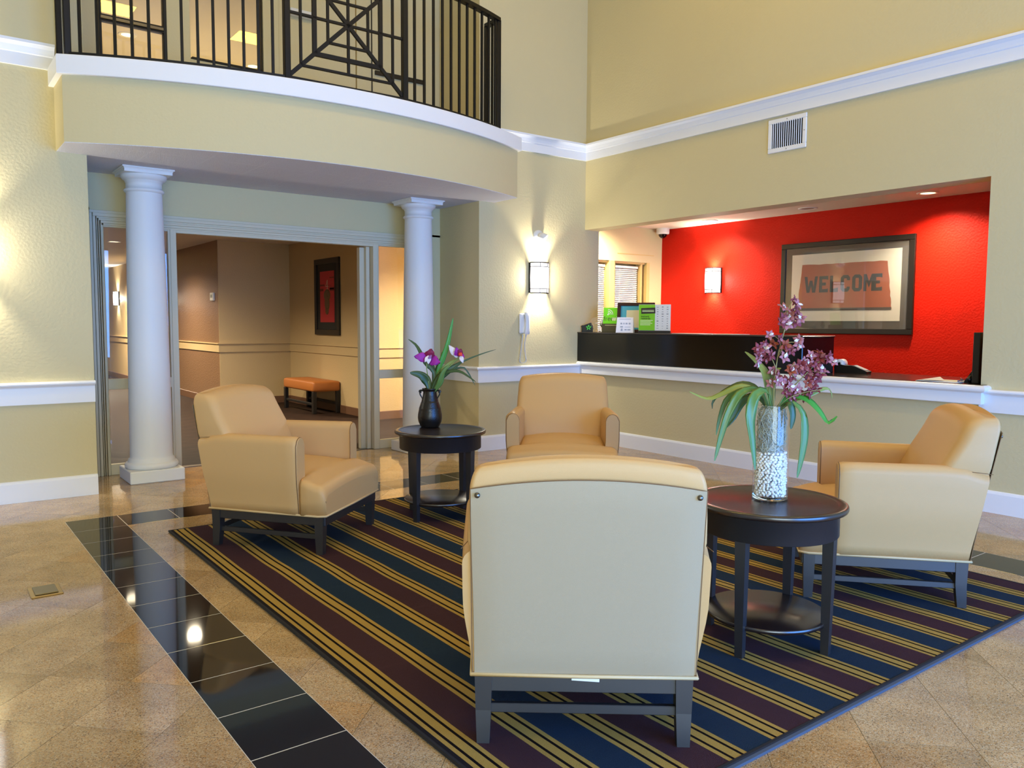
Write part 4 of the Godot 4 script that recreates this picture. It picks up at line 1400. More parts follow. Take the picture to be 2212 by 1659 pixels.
func build_wall_fittings() -> void:
	sconce(V(5.072, 1.690, ZB), 0.0, "glowing half-round sconce above the white wall telephone", 3.0)
	sconce(V(0.300, 1.690, ZB), 0.0, "wall sconce on the cream wall left of the columns, at the photo's left edge", 3.0)
	# emergency light
	var e := thing("emergency_light", "small round white lamp head on the wall above the telephone's sconce", "lamp", V(5.068, 2.105, ZB))
	var st := new_st()
	lathe(st, [Vector2(0.062, 0.0), Vector2(0.062, 0.016), Vector2(0.052, 0.024), Vector2(0.0, 0.026)], 28)
	put("base", mesh_of(st), M.plastic, e, Transform3D(Basis(Vector3.RIGHT, PI / 2), Vector3.ZERO))
	st = new_st()
	lathe(st, [Vector2(0.0, -0.045), Vector2(0.022, -0.043), Vector2(0.034, -0.030), Vector2(0.044, 0.0), Vector2(0.046, 0.02), Vector2(0.046, 0.032), Vector2(0.040, 0.034), Vector2(0.034, 0.026), Vector2(0.0, 0.020)], 28)
	put("head", mesh_of(st), M.plastic, e, Transform3D(Basis(Vector3.UP, 0.7) * Basis(Vector3.RIGHT, PI / 2 + 0.55), V(0.012, -0.012, 0.062)))
	# wall telephone
	var p := thing("telephone", "white wall telephone with a hanging coiled cord", "telephone", V(4.882, 1.235, ZB))
	st = new_st()
	soft_box(st, V(-0.055, -0.03, -0.10), V(0.02, 0.0, 0.10), 0.012)
	put("cradle", mesh_of(st), M.plastic, p, Transform3D(Basis(Vector3.RIGHT, PI / 2), V(0, 0, 0.031)))
	st = new_st()
	var rings := []
	for i in 13:
		var t := i / 12.0
		var endy := sin(t * PI)
		var wide := 0.026 + 0.010 * pow(absf(t * 2 - 1), 2.0)
		var dz := 0.046 - 0.010 * (1 - pow(absf(t * 2 - 1), 2.0)) * -1.0
		var k := 1.0 if t > 0.05 and t < 0.95 else 0.72
		var r := PackedVector3Array()
		for j in 14:
			var a := -TAU * j / 14
			r.append(V(0.018 + cos(a) * wide * k, lerpf(-0.108, 0.108, t), dz + sin(a) * (0.017 + 0.006 * (1 - endy)) * k))
		rings.append(r)
	loft(st, rings, 3)
	obj("handset", st, M.plastic, p)
	st = new_st()
	var ln := [V(-0.02, -0.11, 0.03), V(-0.028, -0.20, 0.026), V(-0.045, -0.32, 0.022), V(-0.05, -0.375, 0.022), V(-0.015, -0.392, 0.022), V(0.022, -0.38, 0.022), V(0.03, -0.355, 0.022), V(0.014, -0.28, 0.024), V(0.006, -0.20, 0.028), V(0.016, -0.11, 0.04)]
	var base := curve(ln, 420)
	var coil := []
	for i in base.size():
		var a := i * 0.95
		coil.append(Vector3(base[i]) + V(cos(a) * 0.0075, 0, sin(a) * 0.0075))
	tube(st, coil, 0.0026, 5)
	obj("coiled_cord", st, M.plastic, p)
	# air vent
	var v := thing("air_vent", "white wall air vent with upright slats, below the crown band", "vent", V(XR, 2.765, -3.912), -PI / 2)
	frame_box(v, 0.352, 0.268, 0.036, 0.012, M.white)
	obj("duct_back", box_st(V(-0.15, -0.105, 0.0005), V(0.15, 0.105, 0.0015)), mat(Color(0.03, 0.025, 0.03), 0.9), v)
	st = new_st()
	bx(st, V(-0.0028, -0.10, -0.006), V(0.0028, 0.10, 0.006), 0.0, Transform3D(Basis(Vector3.UP, 0.5), Vector3.ZERO))
	var sm := mesh_of(st)
	for k in 14: put("slat", sm, M.white, v, Transform3D(Basis(), V(-0.126 + 0.252 * k / 13.0, 0, 0.0075)))
	st = new_st()
	for q: Array in [[0.0, 0.117], [0.0, -0.117], [0.158, 0.0]]:
		bx(st, V(q[0] - 0.003, q[1] - 0.003, 0.012), V(q[0] + 0.003, q[1] + 0.003, 0.0135))
	obj("screw", st, M.nickel, v)

# ---------------------------------------------------------------- rug
func build_rug() -> void:
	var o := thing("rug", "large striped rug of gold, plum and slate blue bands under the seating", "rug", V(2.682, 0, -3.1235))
	var xa := -1.512; var xb := 1.512; var za := -1.7815; var zb := 1.7815
	var gold := Color(0.77, 0.63, 0.33).srgb_to_linear()
	var line := Color(0.13, 0.095, 0.095).srgb_to_linear()
	var plum := Color(0.31, 0.215, 0.235).srgb_to_linear()
	var slate := Color(0.175, 0.235, 0.305).srgb_to_linear()
	var edge := Color(0.17, 0.155, 0.17).srgb_to_linear()
	var strips := []
	strips.append([xa + 0.012, 1.197 - 2.682, edge])
	for k in 15:
		var s := 1.197 + 0.199 * k - 2.682
		var cuts := [0.0, 0.0155, 0.0255, 0.0555, 0.0655, 0.081]
		var cs := [gold, line, gold, line, gold]
		for i in 5: strips.append([s + cuts[i], s + cuts[i + 1], cs[i]])
		strips.append([s + 0.081, min(s + 0.199, xb - 0.012), plum if k % 2 == 0 else slate])
	var wob := FastNoiseLite.new()
	wob.seed = 4; wob.frequency = 0.9; wob.fractal_octaves = 2
	var hgt := FastNoiseLite.new()
	hgt.seed = 8; hgt.frequency = 0.55
	var st := new_st()
	var n := 72
	for e: Array in strips:
		if e[1] - e[0] < 0.002: continue
		for i in n:
			var v := []
			for q: Array in [[0, i], [1, i], [1, i + 1], [0, i + 1]]:
				var z := lerpf(za + 0.012, zb - 0.012, float(q[1]) / n)
				var x: float = e[q[0]]
				var fade := clampf((1.5 - absf(x)) * 6.0, 0, 1) * clampf((1.77 - absf(z)) * 4.0, 0, 1)
				v.append(V(x + wob.get_noise_2d(x * 0.6, z * 1.6) * 0.006 * fade, 0.0115 + absf(hgt.get_noise_2d(x, z)) * 0.0018 * fade, z))
			st.set_smooth_group(2)
			st.set_color(e[2])
			quad(st, v[0], v[3], v[2], v[1])
	obj("pile", st, M.rug, o)
	st = new_st()
	for e: Array in [[xa, za, xb, za + 0.014], [xa, zb - 0.016, xb, zb], [xa, za, xa + 0.014, zb], [xb - 0.014, za, xb, zb]]:
		bx(st, V(e[0], 0.002, e[1]), V(e[2], 0.0128, e[3]), 0.003)
	obj("binding", st, M.binding, o)
	obj("under_slab", box_st(V(xa + 0.004, 0.0, za + 0.004), V(xb - 0.004, 0.009, zb + 0.012)), mat(Color(0.27, 0.31, 0.37), 0.9), o)  # blue-grey slab under the pile, showing past the front edge

# ---------------------------------------------------------------- club chairs
func zr(y: float) -> float:
	return -0.108 * pow(clampf((y - 0.22) / 0.62, 0, 1.2), 1.12)

func build_chairs() -> void:
	var c := thing("armchair", "tan leather club chair in the foreground, seen from behind", "armchair", V(1.5175, RUG, -1.6625), atan2(0.624, -0.781), "tan leather club chairs")
	var dy := -RUG
	# backrest: rings up the height
	var st := new_st()
	var rings := []
	var lv := []
	for y: float in [0.22, 0.30, 0.40, 0.48, 0.56, 0.63, 0.69, 0.74, 0.775]: lv.append([y, 0.0])
	for i in range(1, 8): lv.append([0.775 + 0.062 * sin(i / 7.0 * PI / 2), 1.0 - cos(i / 7.0 * PI / 2)])
	for e: Array in lv:
		var y: float = e[0]
		var s: float = e[1]
		var hw := lerpf(0.296, 0.333, smoothstep(0.50, 0.62, y)) - 0.010 * smoothstep(0.62, 0.84, y) - 0.026 * s
		var back := zr(y) + 0.004 + 0.022 * s
		var fr := lerpf(0.205, 0.030, smoothstep(0.38, 0.86, y)) + 0.012 * sin(clampf((y - 0.42) / 0.36, 0, 1) * PI) - 0.070 * s
		var m := (back + fr) / 2
		var ring := PackedVector3Array()
		var half: float = maxf((fr - back) / 2, 0.012)
		var outline := []
		var n := 7
		var rf := minf(0.045, half * 0.9)
		var rb := minf(0.014, half * 0.9)
		# counter-clockwise seen from above: front right, back right, back left, front left
		var seq := [[1.0, 1.0, rf, 0.0], [1.0, -1.0, rb, 1.0], [-1.0, -1.0, rb, 2.0], [-1.0, 1.0, rf, 3.0]]
		for q: Array in seq:
			var r: float = q[2]
			for k in n:
				var a: float = PI / 2 - (q[3] + float(k) / (n - 1)) * PI / 2
				outline.append(Vector2(q[0] * (hw - r) + cos(a) * r, m + q[1] * (half - r) + sin(a) * r))
			# straight runs get middle points so that the crown can bend them
			if q[3] == 1.0:
				for k in range(1, 12): outline.append(Vector2(lerpf(hw - rb, -hw + rb, k / 12.0), m - half))
			if q[3] == 3.0:
				for k in range(1, 12): outline.append(Vector2(lerpf(-hw + rf, hw - rf, k / 12.0), m + half))
		outline.reverse()
		for q: Vector2 in outline:
			var t := q.x / 0.333
			ring.append(V(q.x, y + dy + 0.034 * (1 - t * t) * smoothstep(0.5, 0.84, y), q.y + (0.012 * (1 - t * t) if q.y > m else 0.0) * smoothstep(0.40, 0.6, y)))
		rings.append(ring)
	loft(st, rings, 3)
	obj("backrest", st, M.leather, c)
	# rear panel
	st = new_st()
	var rows := []
	for i in 15:
		var row := PackedVector3Array()
		var v := i / 14.0
		for k in 17:
			var u := k / 8.0 - 1.0
			var top := 0.784 + 0.028 * (1 - u * u)
			var y := lerpf(0.224, top, v)
			var hw := 0.3165 + 0.004 * smoothstep(0.3, 0.7, y)
			var edge := 1.0 - pow(absf(u), 10.0)
			edge *= 1.0 - pow(absf(v * 2 - 1), 16.0)
			row.append(V(-u * hw, y + dy, zr(y) - 0.001 - 0.010 * edge))
		rows.append(row)
	loft(st, rows, 0, 1, false)
	var lift := obj("back_panel", st, M.leather_daylit, c)
	tag(lift, "plain rear panel of the same leather, grey of cool daylight put into its colour")
	st = new_st()
	var seam := []
	for i in 9: seam.append(V(0.322, lerpf(0.226, 0.786, i / 8.0) + dy, zr(lerpf(0.226, 0.786, i / 8.0)) - 0.001))
	for i in range(1, 16): 
		var u := 1.0 - i / 8.0
		var yy := 0.786 + 0.028 * (1 - u * u)
		seam.append(V(u * 0.322, yy + dy, zr(yy) - 0.001))
	for i in 9: seam.append(V(-0.322, lerpf(0.786, 0.226, i / 8.0) + dy, zr(lerpf(0.786, 0.226, i / 8.0)) - 0.001))
	tube(st, seam, 0.0013, 5)
	obj("seam", st, M.seam, c)
	for sx: float in [-1, 1]:
		st = new_st()
		lathe(st, [Vector2(0.008, 0.0), Vector2(0.0075, 0.003), Vector2(0.005, 0.0055), Vector2(0.0, 0.0065)], 14)
		put("nailhead", mesh_of(st), M.nickel, c, Transform3D(Basis(Vector3.RIGHT, -PI / 2), V(sx * 0.302, 0.768 + dy, zr(0.768) - 0.006)))
	# arms
	for sx: float in [1, -1]:
		st = new_st()
		rings = []
		var ts := [0.0, 0.015, 0.06, 0.15, 0.3, 0.5, 0.7, 0.88, 0.96, 0.99, 1.0]
		for t: float in ts:
			var ring := PackedVector3Array()
			var pin := 0.010 * smoothstep(0.97, 1.0, t)
			var h := 0.636 - 0.030 * (1.0 - smoothstep(0.0, 0.22, t)) - pin * 0.8
			var w := 0.088
			var pts := []
			for k in 9: pts.append([0.0, lerpf(0.22, h - w / 2, k / 8.0)])
			for k in range(1, 12):
				var a := PI * k / 12
				pts.append([w / 2 - cos(a) * (w / 2 - pin * 0.5), h - w / 2 + sin(a) * (w / 2)])
			for k in 6: pts.append([w - pin * 0.3, lerpf(h - w / 2, 0.25, k / 5.0)])
			for q: Array in pts:
				var y: float = q[1]
				var xb := lerpf(0.322, 0.364, t)
				var xo := xb + lerpf(0.026, 0.022, t) * smoothstep(0.22, 0.46, y) - pin
				var z := lerpf(zr(y) + 0.006, 0.55, t)
				ring.append(V(sx * (xo - q[0]), y + dy, z))
			if sx > 0: ring.reverse()
			rings.append(ring)
		loft(st, rings, 3)
		obj("arm", st, M.leather, c)
		# welt round the arm front
		st = new_st()
		var welt := []
		for p: Vector3 in rings[9]: welt.append(p + V(0, 0, 0.001))
		if sx > 0: welt.reverse()
		tube(st, welt, 0.0026, 5)
		obj("welt", st, M.seam, c)
		st = new_st()
		var bs := []
		for k in 7:
			var y := 0.610 - 0.001 * k
			bs.append(V(sx * (0.349 - 0.004 * k), y + dy + 0.012 * k / 6.0, lerpf(zr(0.60) - 0.002, 0.055, k / 6.0)))
		tube(st, bs, 0.0012, 5)
		obj("seam", st, M.seam, c)
	# seat: sections along the depth, T-shaped in front of the arms
	st = new_st()
	rings = []
	var secs := [[0.10, 0.286, 0.456], [0.25, 0.288, 0.459], [0.40, 0.290, 0.453], [0.50, 0.292, 0.444], [0.543, 0.294, 0.438], [0.556, 0.362, 0.436], [0.570, 0.370, 0.433], [0.61, 0.372, 0.423], [0.645, 0.372, 0.409]]
	for i in range(1, 7):
		var a := i / 6.0 * PI / 2
		secs.append([0.645 + 0.056 * sin(a), 0.372 - 0.020 * (1 - cos(a)), 0.409 - 0.055 * (1 - cos(a))])
	for e: Array in secs:
		var hw: float = e[1]
		var h: float = e[2]
		var ring := PackedVector3Array()
		var r := 0.040
		var side: float = 0.012 * smoothstep(0.56, 0.60, e[0])
		ring.append(V(-hw + side, 0.222, e[0])); 
		ring.append(V(-hw, 0.30, e[0]))
		for k in 6:
			var a := PI - k / 5.0 * PI / 2
			ring.append(V(-hw + r + cos(a) * r, h - 0.022 - r + sin(a) * r, e[0]))
		for k in range(1, 10):
			var u := -1.0 + k / 5.0
			ring.append(V(u * (hw - r), h - 0.022 + 0.022 * (1 - u * u), e[0]))
		for k in 6:
			var a := PI / 2 - k / 5.0 * PI / 2
			ring.append(V(hw - r + cos(a) * r, h - 0.022 - r + sin(a) * r, e[0]))
		ring.append(V(hw, 0.30, e[0]))
		ring.append(V(hw - side, 0.222, e[0]))
		for k in ring.size(): ring[k].y += dy
		ring.reverse()
		rings.append(ring)
	loft(st, rings, 3)
	obj("seat", st, M.leather, c)
	# piping round the bottom
	st = new_st()
	var loop := [V(-0.325, 0.222 + dy, -0.004), V(0.0, 0.222 + dy, -0.006), V(0.325, 0.222 + dy, -0.004), V(0.346, 0.222 + dy, 0.35), V(0.365, 0.222 + dy, 0.66), V(0.352, 0.222 + dy, 0.698), V(0.0, 0.222 + dy, 0.703), V(-0.352, 0.222 + dy, 0.698), V(-0.365, 0.222 + dy, 0.66), V(-0.346, 0.222 + dy, 0.35)]
	tube(st, loop, 0.0062, 6, -1, true)
	obj("piping", st, M.piping, c)
	# wooden base
	st = new_st()
	var zrail := [0.022, 0.675]
	for z: float in zrail:
		var hx := 0.302 if z < 0.3 else 0.338
		bx(st, V(-hx, 0.166 + dy, z - 0.012), V(hx, 0.217 + dy, z + 0.012), 0.002)
	for sx: float in [-1, 1]:
		bar(st, V(sx * 0.298, 0.1915 + dy, 0.02), V(sx * 0.334, 0.1915 + dy, 0.68), 0.051, 0.024)
	bx(st, V(-0.30, 0.205 + dy, 0.02), V(0.30, 0.220 + dy, 0.68))
	obj("seat_rail", st, M.espresso, c)
	for sz in 2:
		for sx: float in [-1, 1]:
			st = new_st()
			var cx := 0.291 if sz == 0 else 0.325
			var cz := 0.028 if sz == 0 else 0.655
			var tp := 0.025
			var bt := 0.0185
			var oz := -0.004 if sz == 0 else 0.0
			var ring0 := PackedVector3Array(); var ring1 := PackedVector3Array(); var ring2 := PackedVector3Array()
			for q: Array in [[-1, -1], [-1, 1], [1, 1], [1, -1]]:
				ring0.append(V(sx * cx + q[0] * bt, 0.0, cz + oz * 2 + q[1] * bt))
				ring1.append(V(sx * cx + q[0] * lerpf(bt, tp, 0.6), 0.11 + dy, cz + q[1] * lerpf(bt, tp, 0.6)))
				ring2.append(V(sx * cx + q[0] * tp, 0.2165 + dy, cz + q[1] * tp))
			loft(st, [ring0, ring1, ring2], 3, -1)
			obj("leg", st, M.espresso, c)
	st = new_st()
	bx(st, V(-0.285, 0.098 + dy, 0.018), V(0.285, 0.126 + dy, 0.036), 0.002)
	obj("stretcher", st, M.espresso, c)
	for sx: float in [-1, 1]:
		st = new_st()
		bar(st, V(sx * 0.291, 0.105 + dy, 0.03), V(sx * 0.325, 0.105 + dy, 0.65), 0.026, 0.018)
		obj("stretcher", st, M.espresso, c)
	copy_of(c, V(1.5244, RUG, -4.636), atan2(0.643, 0.766), "tan leather club chair at the left, before the left column")
	copy_of(c, V(3.84, RUG, -4.475), atan2(-0.65, 0.76), "tan leather club chair at the back, facing the camera")
	copy_of(c, V(3.864, RUG, -1.709), atan2(-0.6225, -0.7826), "tan leather club chair at the right, in profile beside the glass vase")
	st = new_st()
	bx(st, V(-0.035, 0.207 + dy, -0.004), V(0.045, 0.219 + dy, -0.001), 0.0, Transform3D(Basis(Vector3.BACK, 0.05), Vector3.ZERO))
	var tg := obj("care_tag", st, M.paper, c)
	tag(tg, "white paper tag peeking out below the rear panel")

# ---------------------------------------------------------------- round tables
func build_tables() -> void:
	var t := thing("round_table", "round dark wood side table holding the glass vase, at the right", "table", V(2.630, RUG, -1.838), 0, "round side tables")
	var dy := -RUG
	var st := new_st()
	lathe(st, [Vector2(0.0, 0.539), Vector2(0.280, 0.539), Vector2(0.2865, 0.542), Vector2(0.289, 0.548), Vector2(0.289, 0.556), Vector2(0.2865, 0.561), Vector2(0.282, 0.563), Vector2(0.256, 0.563), Vector2(0.253, 0.5615), Vector2(0.250, 0.5605), Vector2(0.0, 0.5605)], 72, V(0, dy, 0))
	obj("tabletop", st, M.table_top, t)
	st = new_st()
	lathe(st, [Vector2(0.236, 0.447), Vector2(0.256, 0.447), Vector2(0.258, 0.449), Vector2(0.258, 0.530), Vector2(0.264, 0.533), Vector2(0.264, 0.540)], 72, V(0, dy, 0))
	obj("apron", st, M.espresso, t)
	st = new_st()
	lathe(st, [Vector2(0.0, 0.112), Vector2(0.226, 0.112), Vector2(0.230, 0.115), Vector2(0.230, 0.127), Vector2(0.226, 0.130), Vector2(0.0, 0.130)], 60, V(0, dy, 0))
	obj("shelf", st, M.table_top, t)
	for k in 4:
		var a := atan2(0.055, -0.23) + PI / 2 * k
		st = new_st()
		var r0 := PackedVector3Array(); var r1 := PackedVector3Array()
		var u := V(cos(a), 0, sin(a)); var w := V(-sin(a), 0, cos(a))
		for q: Array in [[-1, -1], [-1, 1], [1, 1], [1, -1]]:
			r0.append(u * (0.233 + q[0] * 0.0145) + w * q[1] * 0.0145)
			r1.append(u * (0.236 + q[0] * 0.0205) + w * q[1] * 0.0205 + V(0, 0.449 + dy, 0))
		r0.reverse(); r1.reverse()
		loft(st, [r0, r1], 3, -1)
		obj("leg", st, M.espresso, t)
	copy_of(t, V(2.672, RUG, -4.300), 0.10, "round dark wood side table holding the dark pot, near the right column")

# ---------------------------------------------------------------- plants
func at_px(origin: Vector3, scale: float, px: float, py: float, depth := 0.0) -> Vector3:
	# metres measured off the arrangement: right, up, and away from the entrance
	var right := V(0.799, 0, 0.602)
	var away := V(0.602, 0, -0.799)
	return origin + right * px * scale + Vector3.UP * -py * scale + away * depth

func ruffled_petal(st: SurfaceTool, base: Vector3, tip: Vector3, width: float, facing: Vector3, ruffle := 0.1, cup := 0.2) -> void:
	var axis := tip - base
	var length := axis.length()
	axis = axis.normalized()
	var u := axis.cross(facing).normalized()
	var nn := u.cross(axis).normalized()
	var rings := []
	for i in 9:
		var s := i / 8.0
		var w: float = width * 0.5 * maxf(sin(pow(s, 0.75) * PI * 0.96 + 0.09), 0.05)
		var mid := base + axis * length * s + nn * cup * length * sin(s * PI) * 0.5
		var r := PackedVector3Array()
		for k in 7:
			var x := k / 3.0 - 1.0
			var wave := sin(s * 17.0 + x * 4.0) * ruffle * width * absf(x) * s
			r.append(mid + u * x * w + nn * (wave - cup * w * x * x * 0.5))
		for k in 7: r.append(r[6 - k] - nn * 0.0012)
		rings.append(r)
	loft(st, rings, 3)

func build_pot_orchids() -> void:
	var o := V(2.68, 0.5645, -4.44)
	var p := thing("vase", "dark ribbed clay pot with two small lug handles, on the far side table", "vase", o)
	var st := new_st()
	var prof := [Vector2(0.0, 0.0), Vector2(0.058, 0.0), Vector2(0.062, 0.003), Vector2(0.066, 0.014), Vector2(0.075, 0.035), Vector2(0.079, 0.058), Vector2(0.078, 0.080), Vector2(0.074, 0.102), Vector2(0.071, 0.118)]
	for k in 12: prof.append(Vector2(0.0705 - 0.0012 * k + (0.0014 if k % 2 == 0 else -0.0012), 0.122 + 0.0035 * k))
	prof.append_array([Vector2(0.054, 0.172), Vector2(0.049, 0.192), Vector2(0.045, 0.212), Vector2(0.043, 0.228), Vector2(0.044, 0.236), Vector2(0.049, 0.241), Vector2(0.051, 0.246), Vector2(0.049, 0.250), Vector2(0.042, 0.249), Vector2(0.039, 0.235), Vector2(0.041, 0.20), Vector2(0.0, 0.19)])
	lathe(st, prof, 40)
	obj("body", st, M.pot, p)
	for s: float in [-1, 1]:
		st = new_st()
		var ln := []
		for i in 9:
			var a := i / 8.0 * TAU * 0.85
			ln.append(at_px(Vector3.ZERO, 1, s * (0.055 + sin(a) * 0.014), -0.236 - (1 - cos(a)) * 0.006 + 0.012, 0))
		tube(st, ln, 0.006, 8)
		var dn := []
		for i in 7: dn.append(at_px(Vector3.ZERO, 1, s * (0.062 - 0.002 * i + 0.005 * sin(i)), -0.232 + 0.011 * i, -0.01))
		tube(st, dn, 0.0055, 7, 0.003)
		obj("handle", st, M.pot, p)
	# the orchids
	var g := thing("orchid_plant", "artificial orchids with two magenta and white blooms in the dark pot", "plant", o)
	var k := 0.00292
	var B := V(0, 0.235, 0)
	var P := func(x: float, y: float, d := 0.0) -> Vector3: return at_px(B, k, x - 931.0, y - 842.0, d)
	var eye := V(-0.5, 0.15, 0.85)
	var leaves := [
		[[[931, 848, 0.0], [926, 825, 0], [912, 808, -0.02], [888.6, 802, -0.04]], 0.062, M.leaf_dark],
		[[[934, 848, 0.01], [948, 800, 0.02], [960, 768, 0.02], [970, 738, 0.02], [981.5, 682, 0.03]], 0.036, M.leaf_bright],
		[[[932, 848, 0.0], [941, 805, 0], [922, 781, 0], [910.5, 759, 0.01], [899, 741, 0.02], [882.6, 729, 0.02]], 0.032, M.leaf_dark],
		[[[935, 848, 0.0], [946, 820, 0], [964.5, 803, 0.0], [988, 787, 0.01], [1002, 777, 0.01]], 0.048, M.leaf_dark],
		[[[936, 848, 0.02], [960, 806, 0.04], [1000, 780, 0.08], [1040, 763, 0.10], [1076, 751.7, 0.12]], 0.013, M.leaf_dark],
		[[[934, 848, -0.02], [946, 816, -0.03], [971, 800, -0.04], [997, 798, -0.05], [1018.5, 810, -0.06], [1034, 821, -0.07]], 0.022, M.leaf_dark],
		[[[938, 848, 0.02], [968, 806, 0.03], [1000, 791, 0.04], [1014, 802, 0.05], [1030, 832, 0.06]], 0.014, M.leaf_dark],
		[[[931, 848, 0.02], [940, 820, 0.03], [938, 795, 0.03], [934, 778, 0.03]], 0.034, M.leaf_dark],
		[[[936, 848, 0.0], [950, 810, 0.02], [972, 784, 0.02], [996, 771, 0.02]], 0.036, M.leaf_pale],
		[[[933, 848, 0.03], [945, 800, 0.05], [955, 770, 0.05], [957, 757, 0.05]], 0.034, M.leaf_dark],
		[[[936, 848, -0.02], [953, 826, -0.04], [962, 800, -0.05], [975, 785, -0.05]], 0.04, M.leaf],
	]
	for e: Array in leaves:
		var pts := []
		for q: Array in e[0]: pts.append(P.call(q[0], q[1], q[2]))
		st = new_st()
		leaf(st, pts, e[1], eye, 0.3, 0.4, 0.5)
		obj("leaf", st, e[2], g)
	st = new_st()
	tube(st, curve([P.call(932, 848, 0), P.call(927, 815, 0), P.call(924, 790, -0.01), P.call(926, 778, -0.01)], 10), 0.003, 6)
	tube(st, curve([P.call(934, 848, 0), P.call(960, 805, 0), P.call(985, 778, 0), P.call(996, 764, 0)], 10), 0.003, 6)
	obj("stem", st, M.leaf_pale, g)
	var bloom := func(list: Array) -> void:
		var f := Node3D.new()
		f.name = "flower"
		g.add_child(f, true)
		for e: Array in list:
			var s2 := new_st()
			ruffled_petal(s2, P.call(e[0], e[1], e[6]), P.call(e[2], e[3], e[7]), e[4] * k, eye, e[8], 0.25)
			obj("petal", s2, e[5], f)
	bloom.call([
		[927, 770, 897, 766, 22, M.petal_magenta, 0.0, -0.03, 0.22], [930, 772, 955, 781, 24, M.petal_magenta, 0.0, -0.03, 0.22],
		[926, 768, 905, 752 + 10, 11, M.petal_magenta, 0.01, 0.0, 0.2],
		[928, 772, 936, 749, 24, M.petal_crimson, 0.0, -0.02, 0.2], [928, 764, 929, 783, 13, M.petal_white, -0.02, -0.03, 0.12], [927, 766, 921, 779, 8, M.petal_white, -0.02, -0.035, 0.1], [929, 765, 935, 770, 12, mat(Color(0.55, 0.40, 0.68), 0.6), -0.02, -0.035, 0.1]])
	bloom.call([
		[990, 766, 972.5, 741, 15, M.petal_white, 0.0, 0.0, 0.2], [992, 770, 985, 748, 13, M.petal_white, 0.0, -0.01, 0.2], [993, 768, 990, 745, 15, M.petal_magenta, 0.0, -0.02, 0.2],
		[994, 764, 1001, 749, 16, M.petal_crimson, -0.01, -0.02, 0.22], [996, 762, 1008, 768, 13, M.petal_magenta, -0.01, -0.02, 0.2], [999, 764, 1005, 781, 10, M.petal_white, -0.02, -0.03, 0.25], [996, 758, 1003, 765, 9, mat(Color(0.85, 0.25, 0.20), 0.6), -0.02, -0.03, 0.1]])

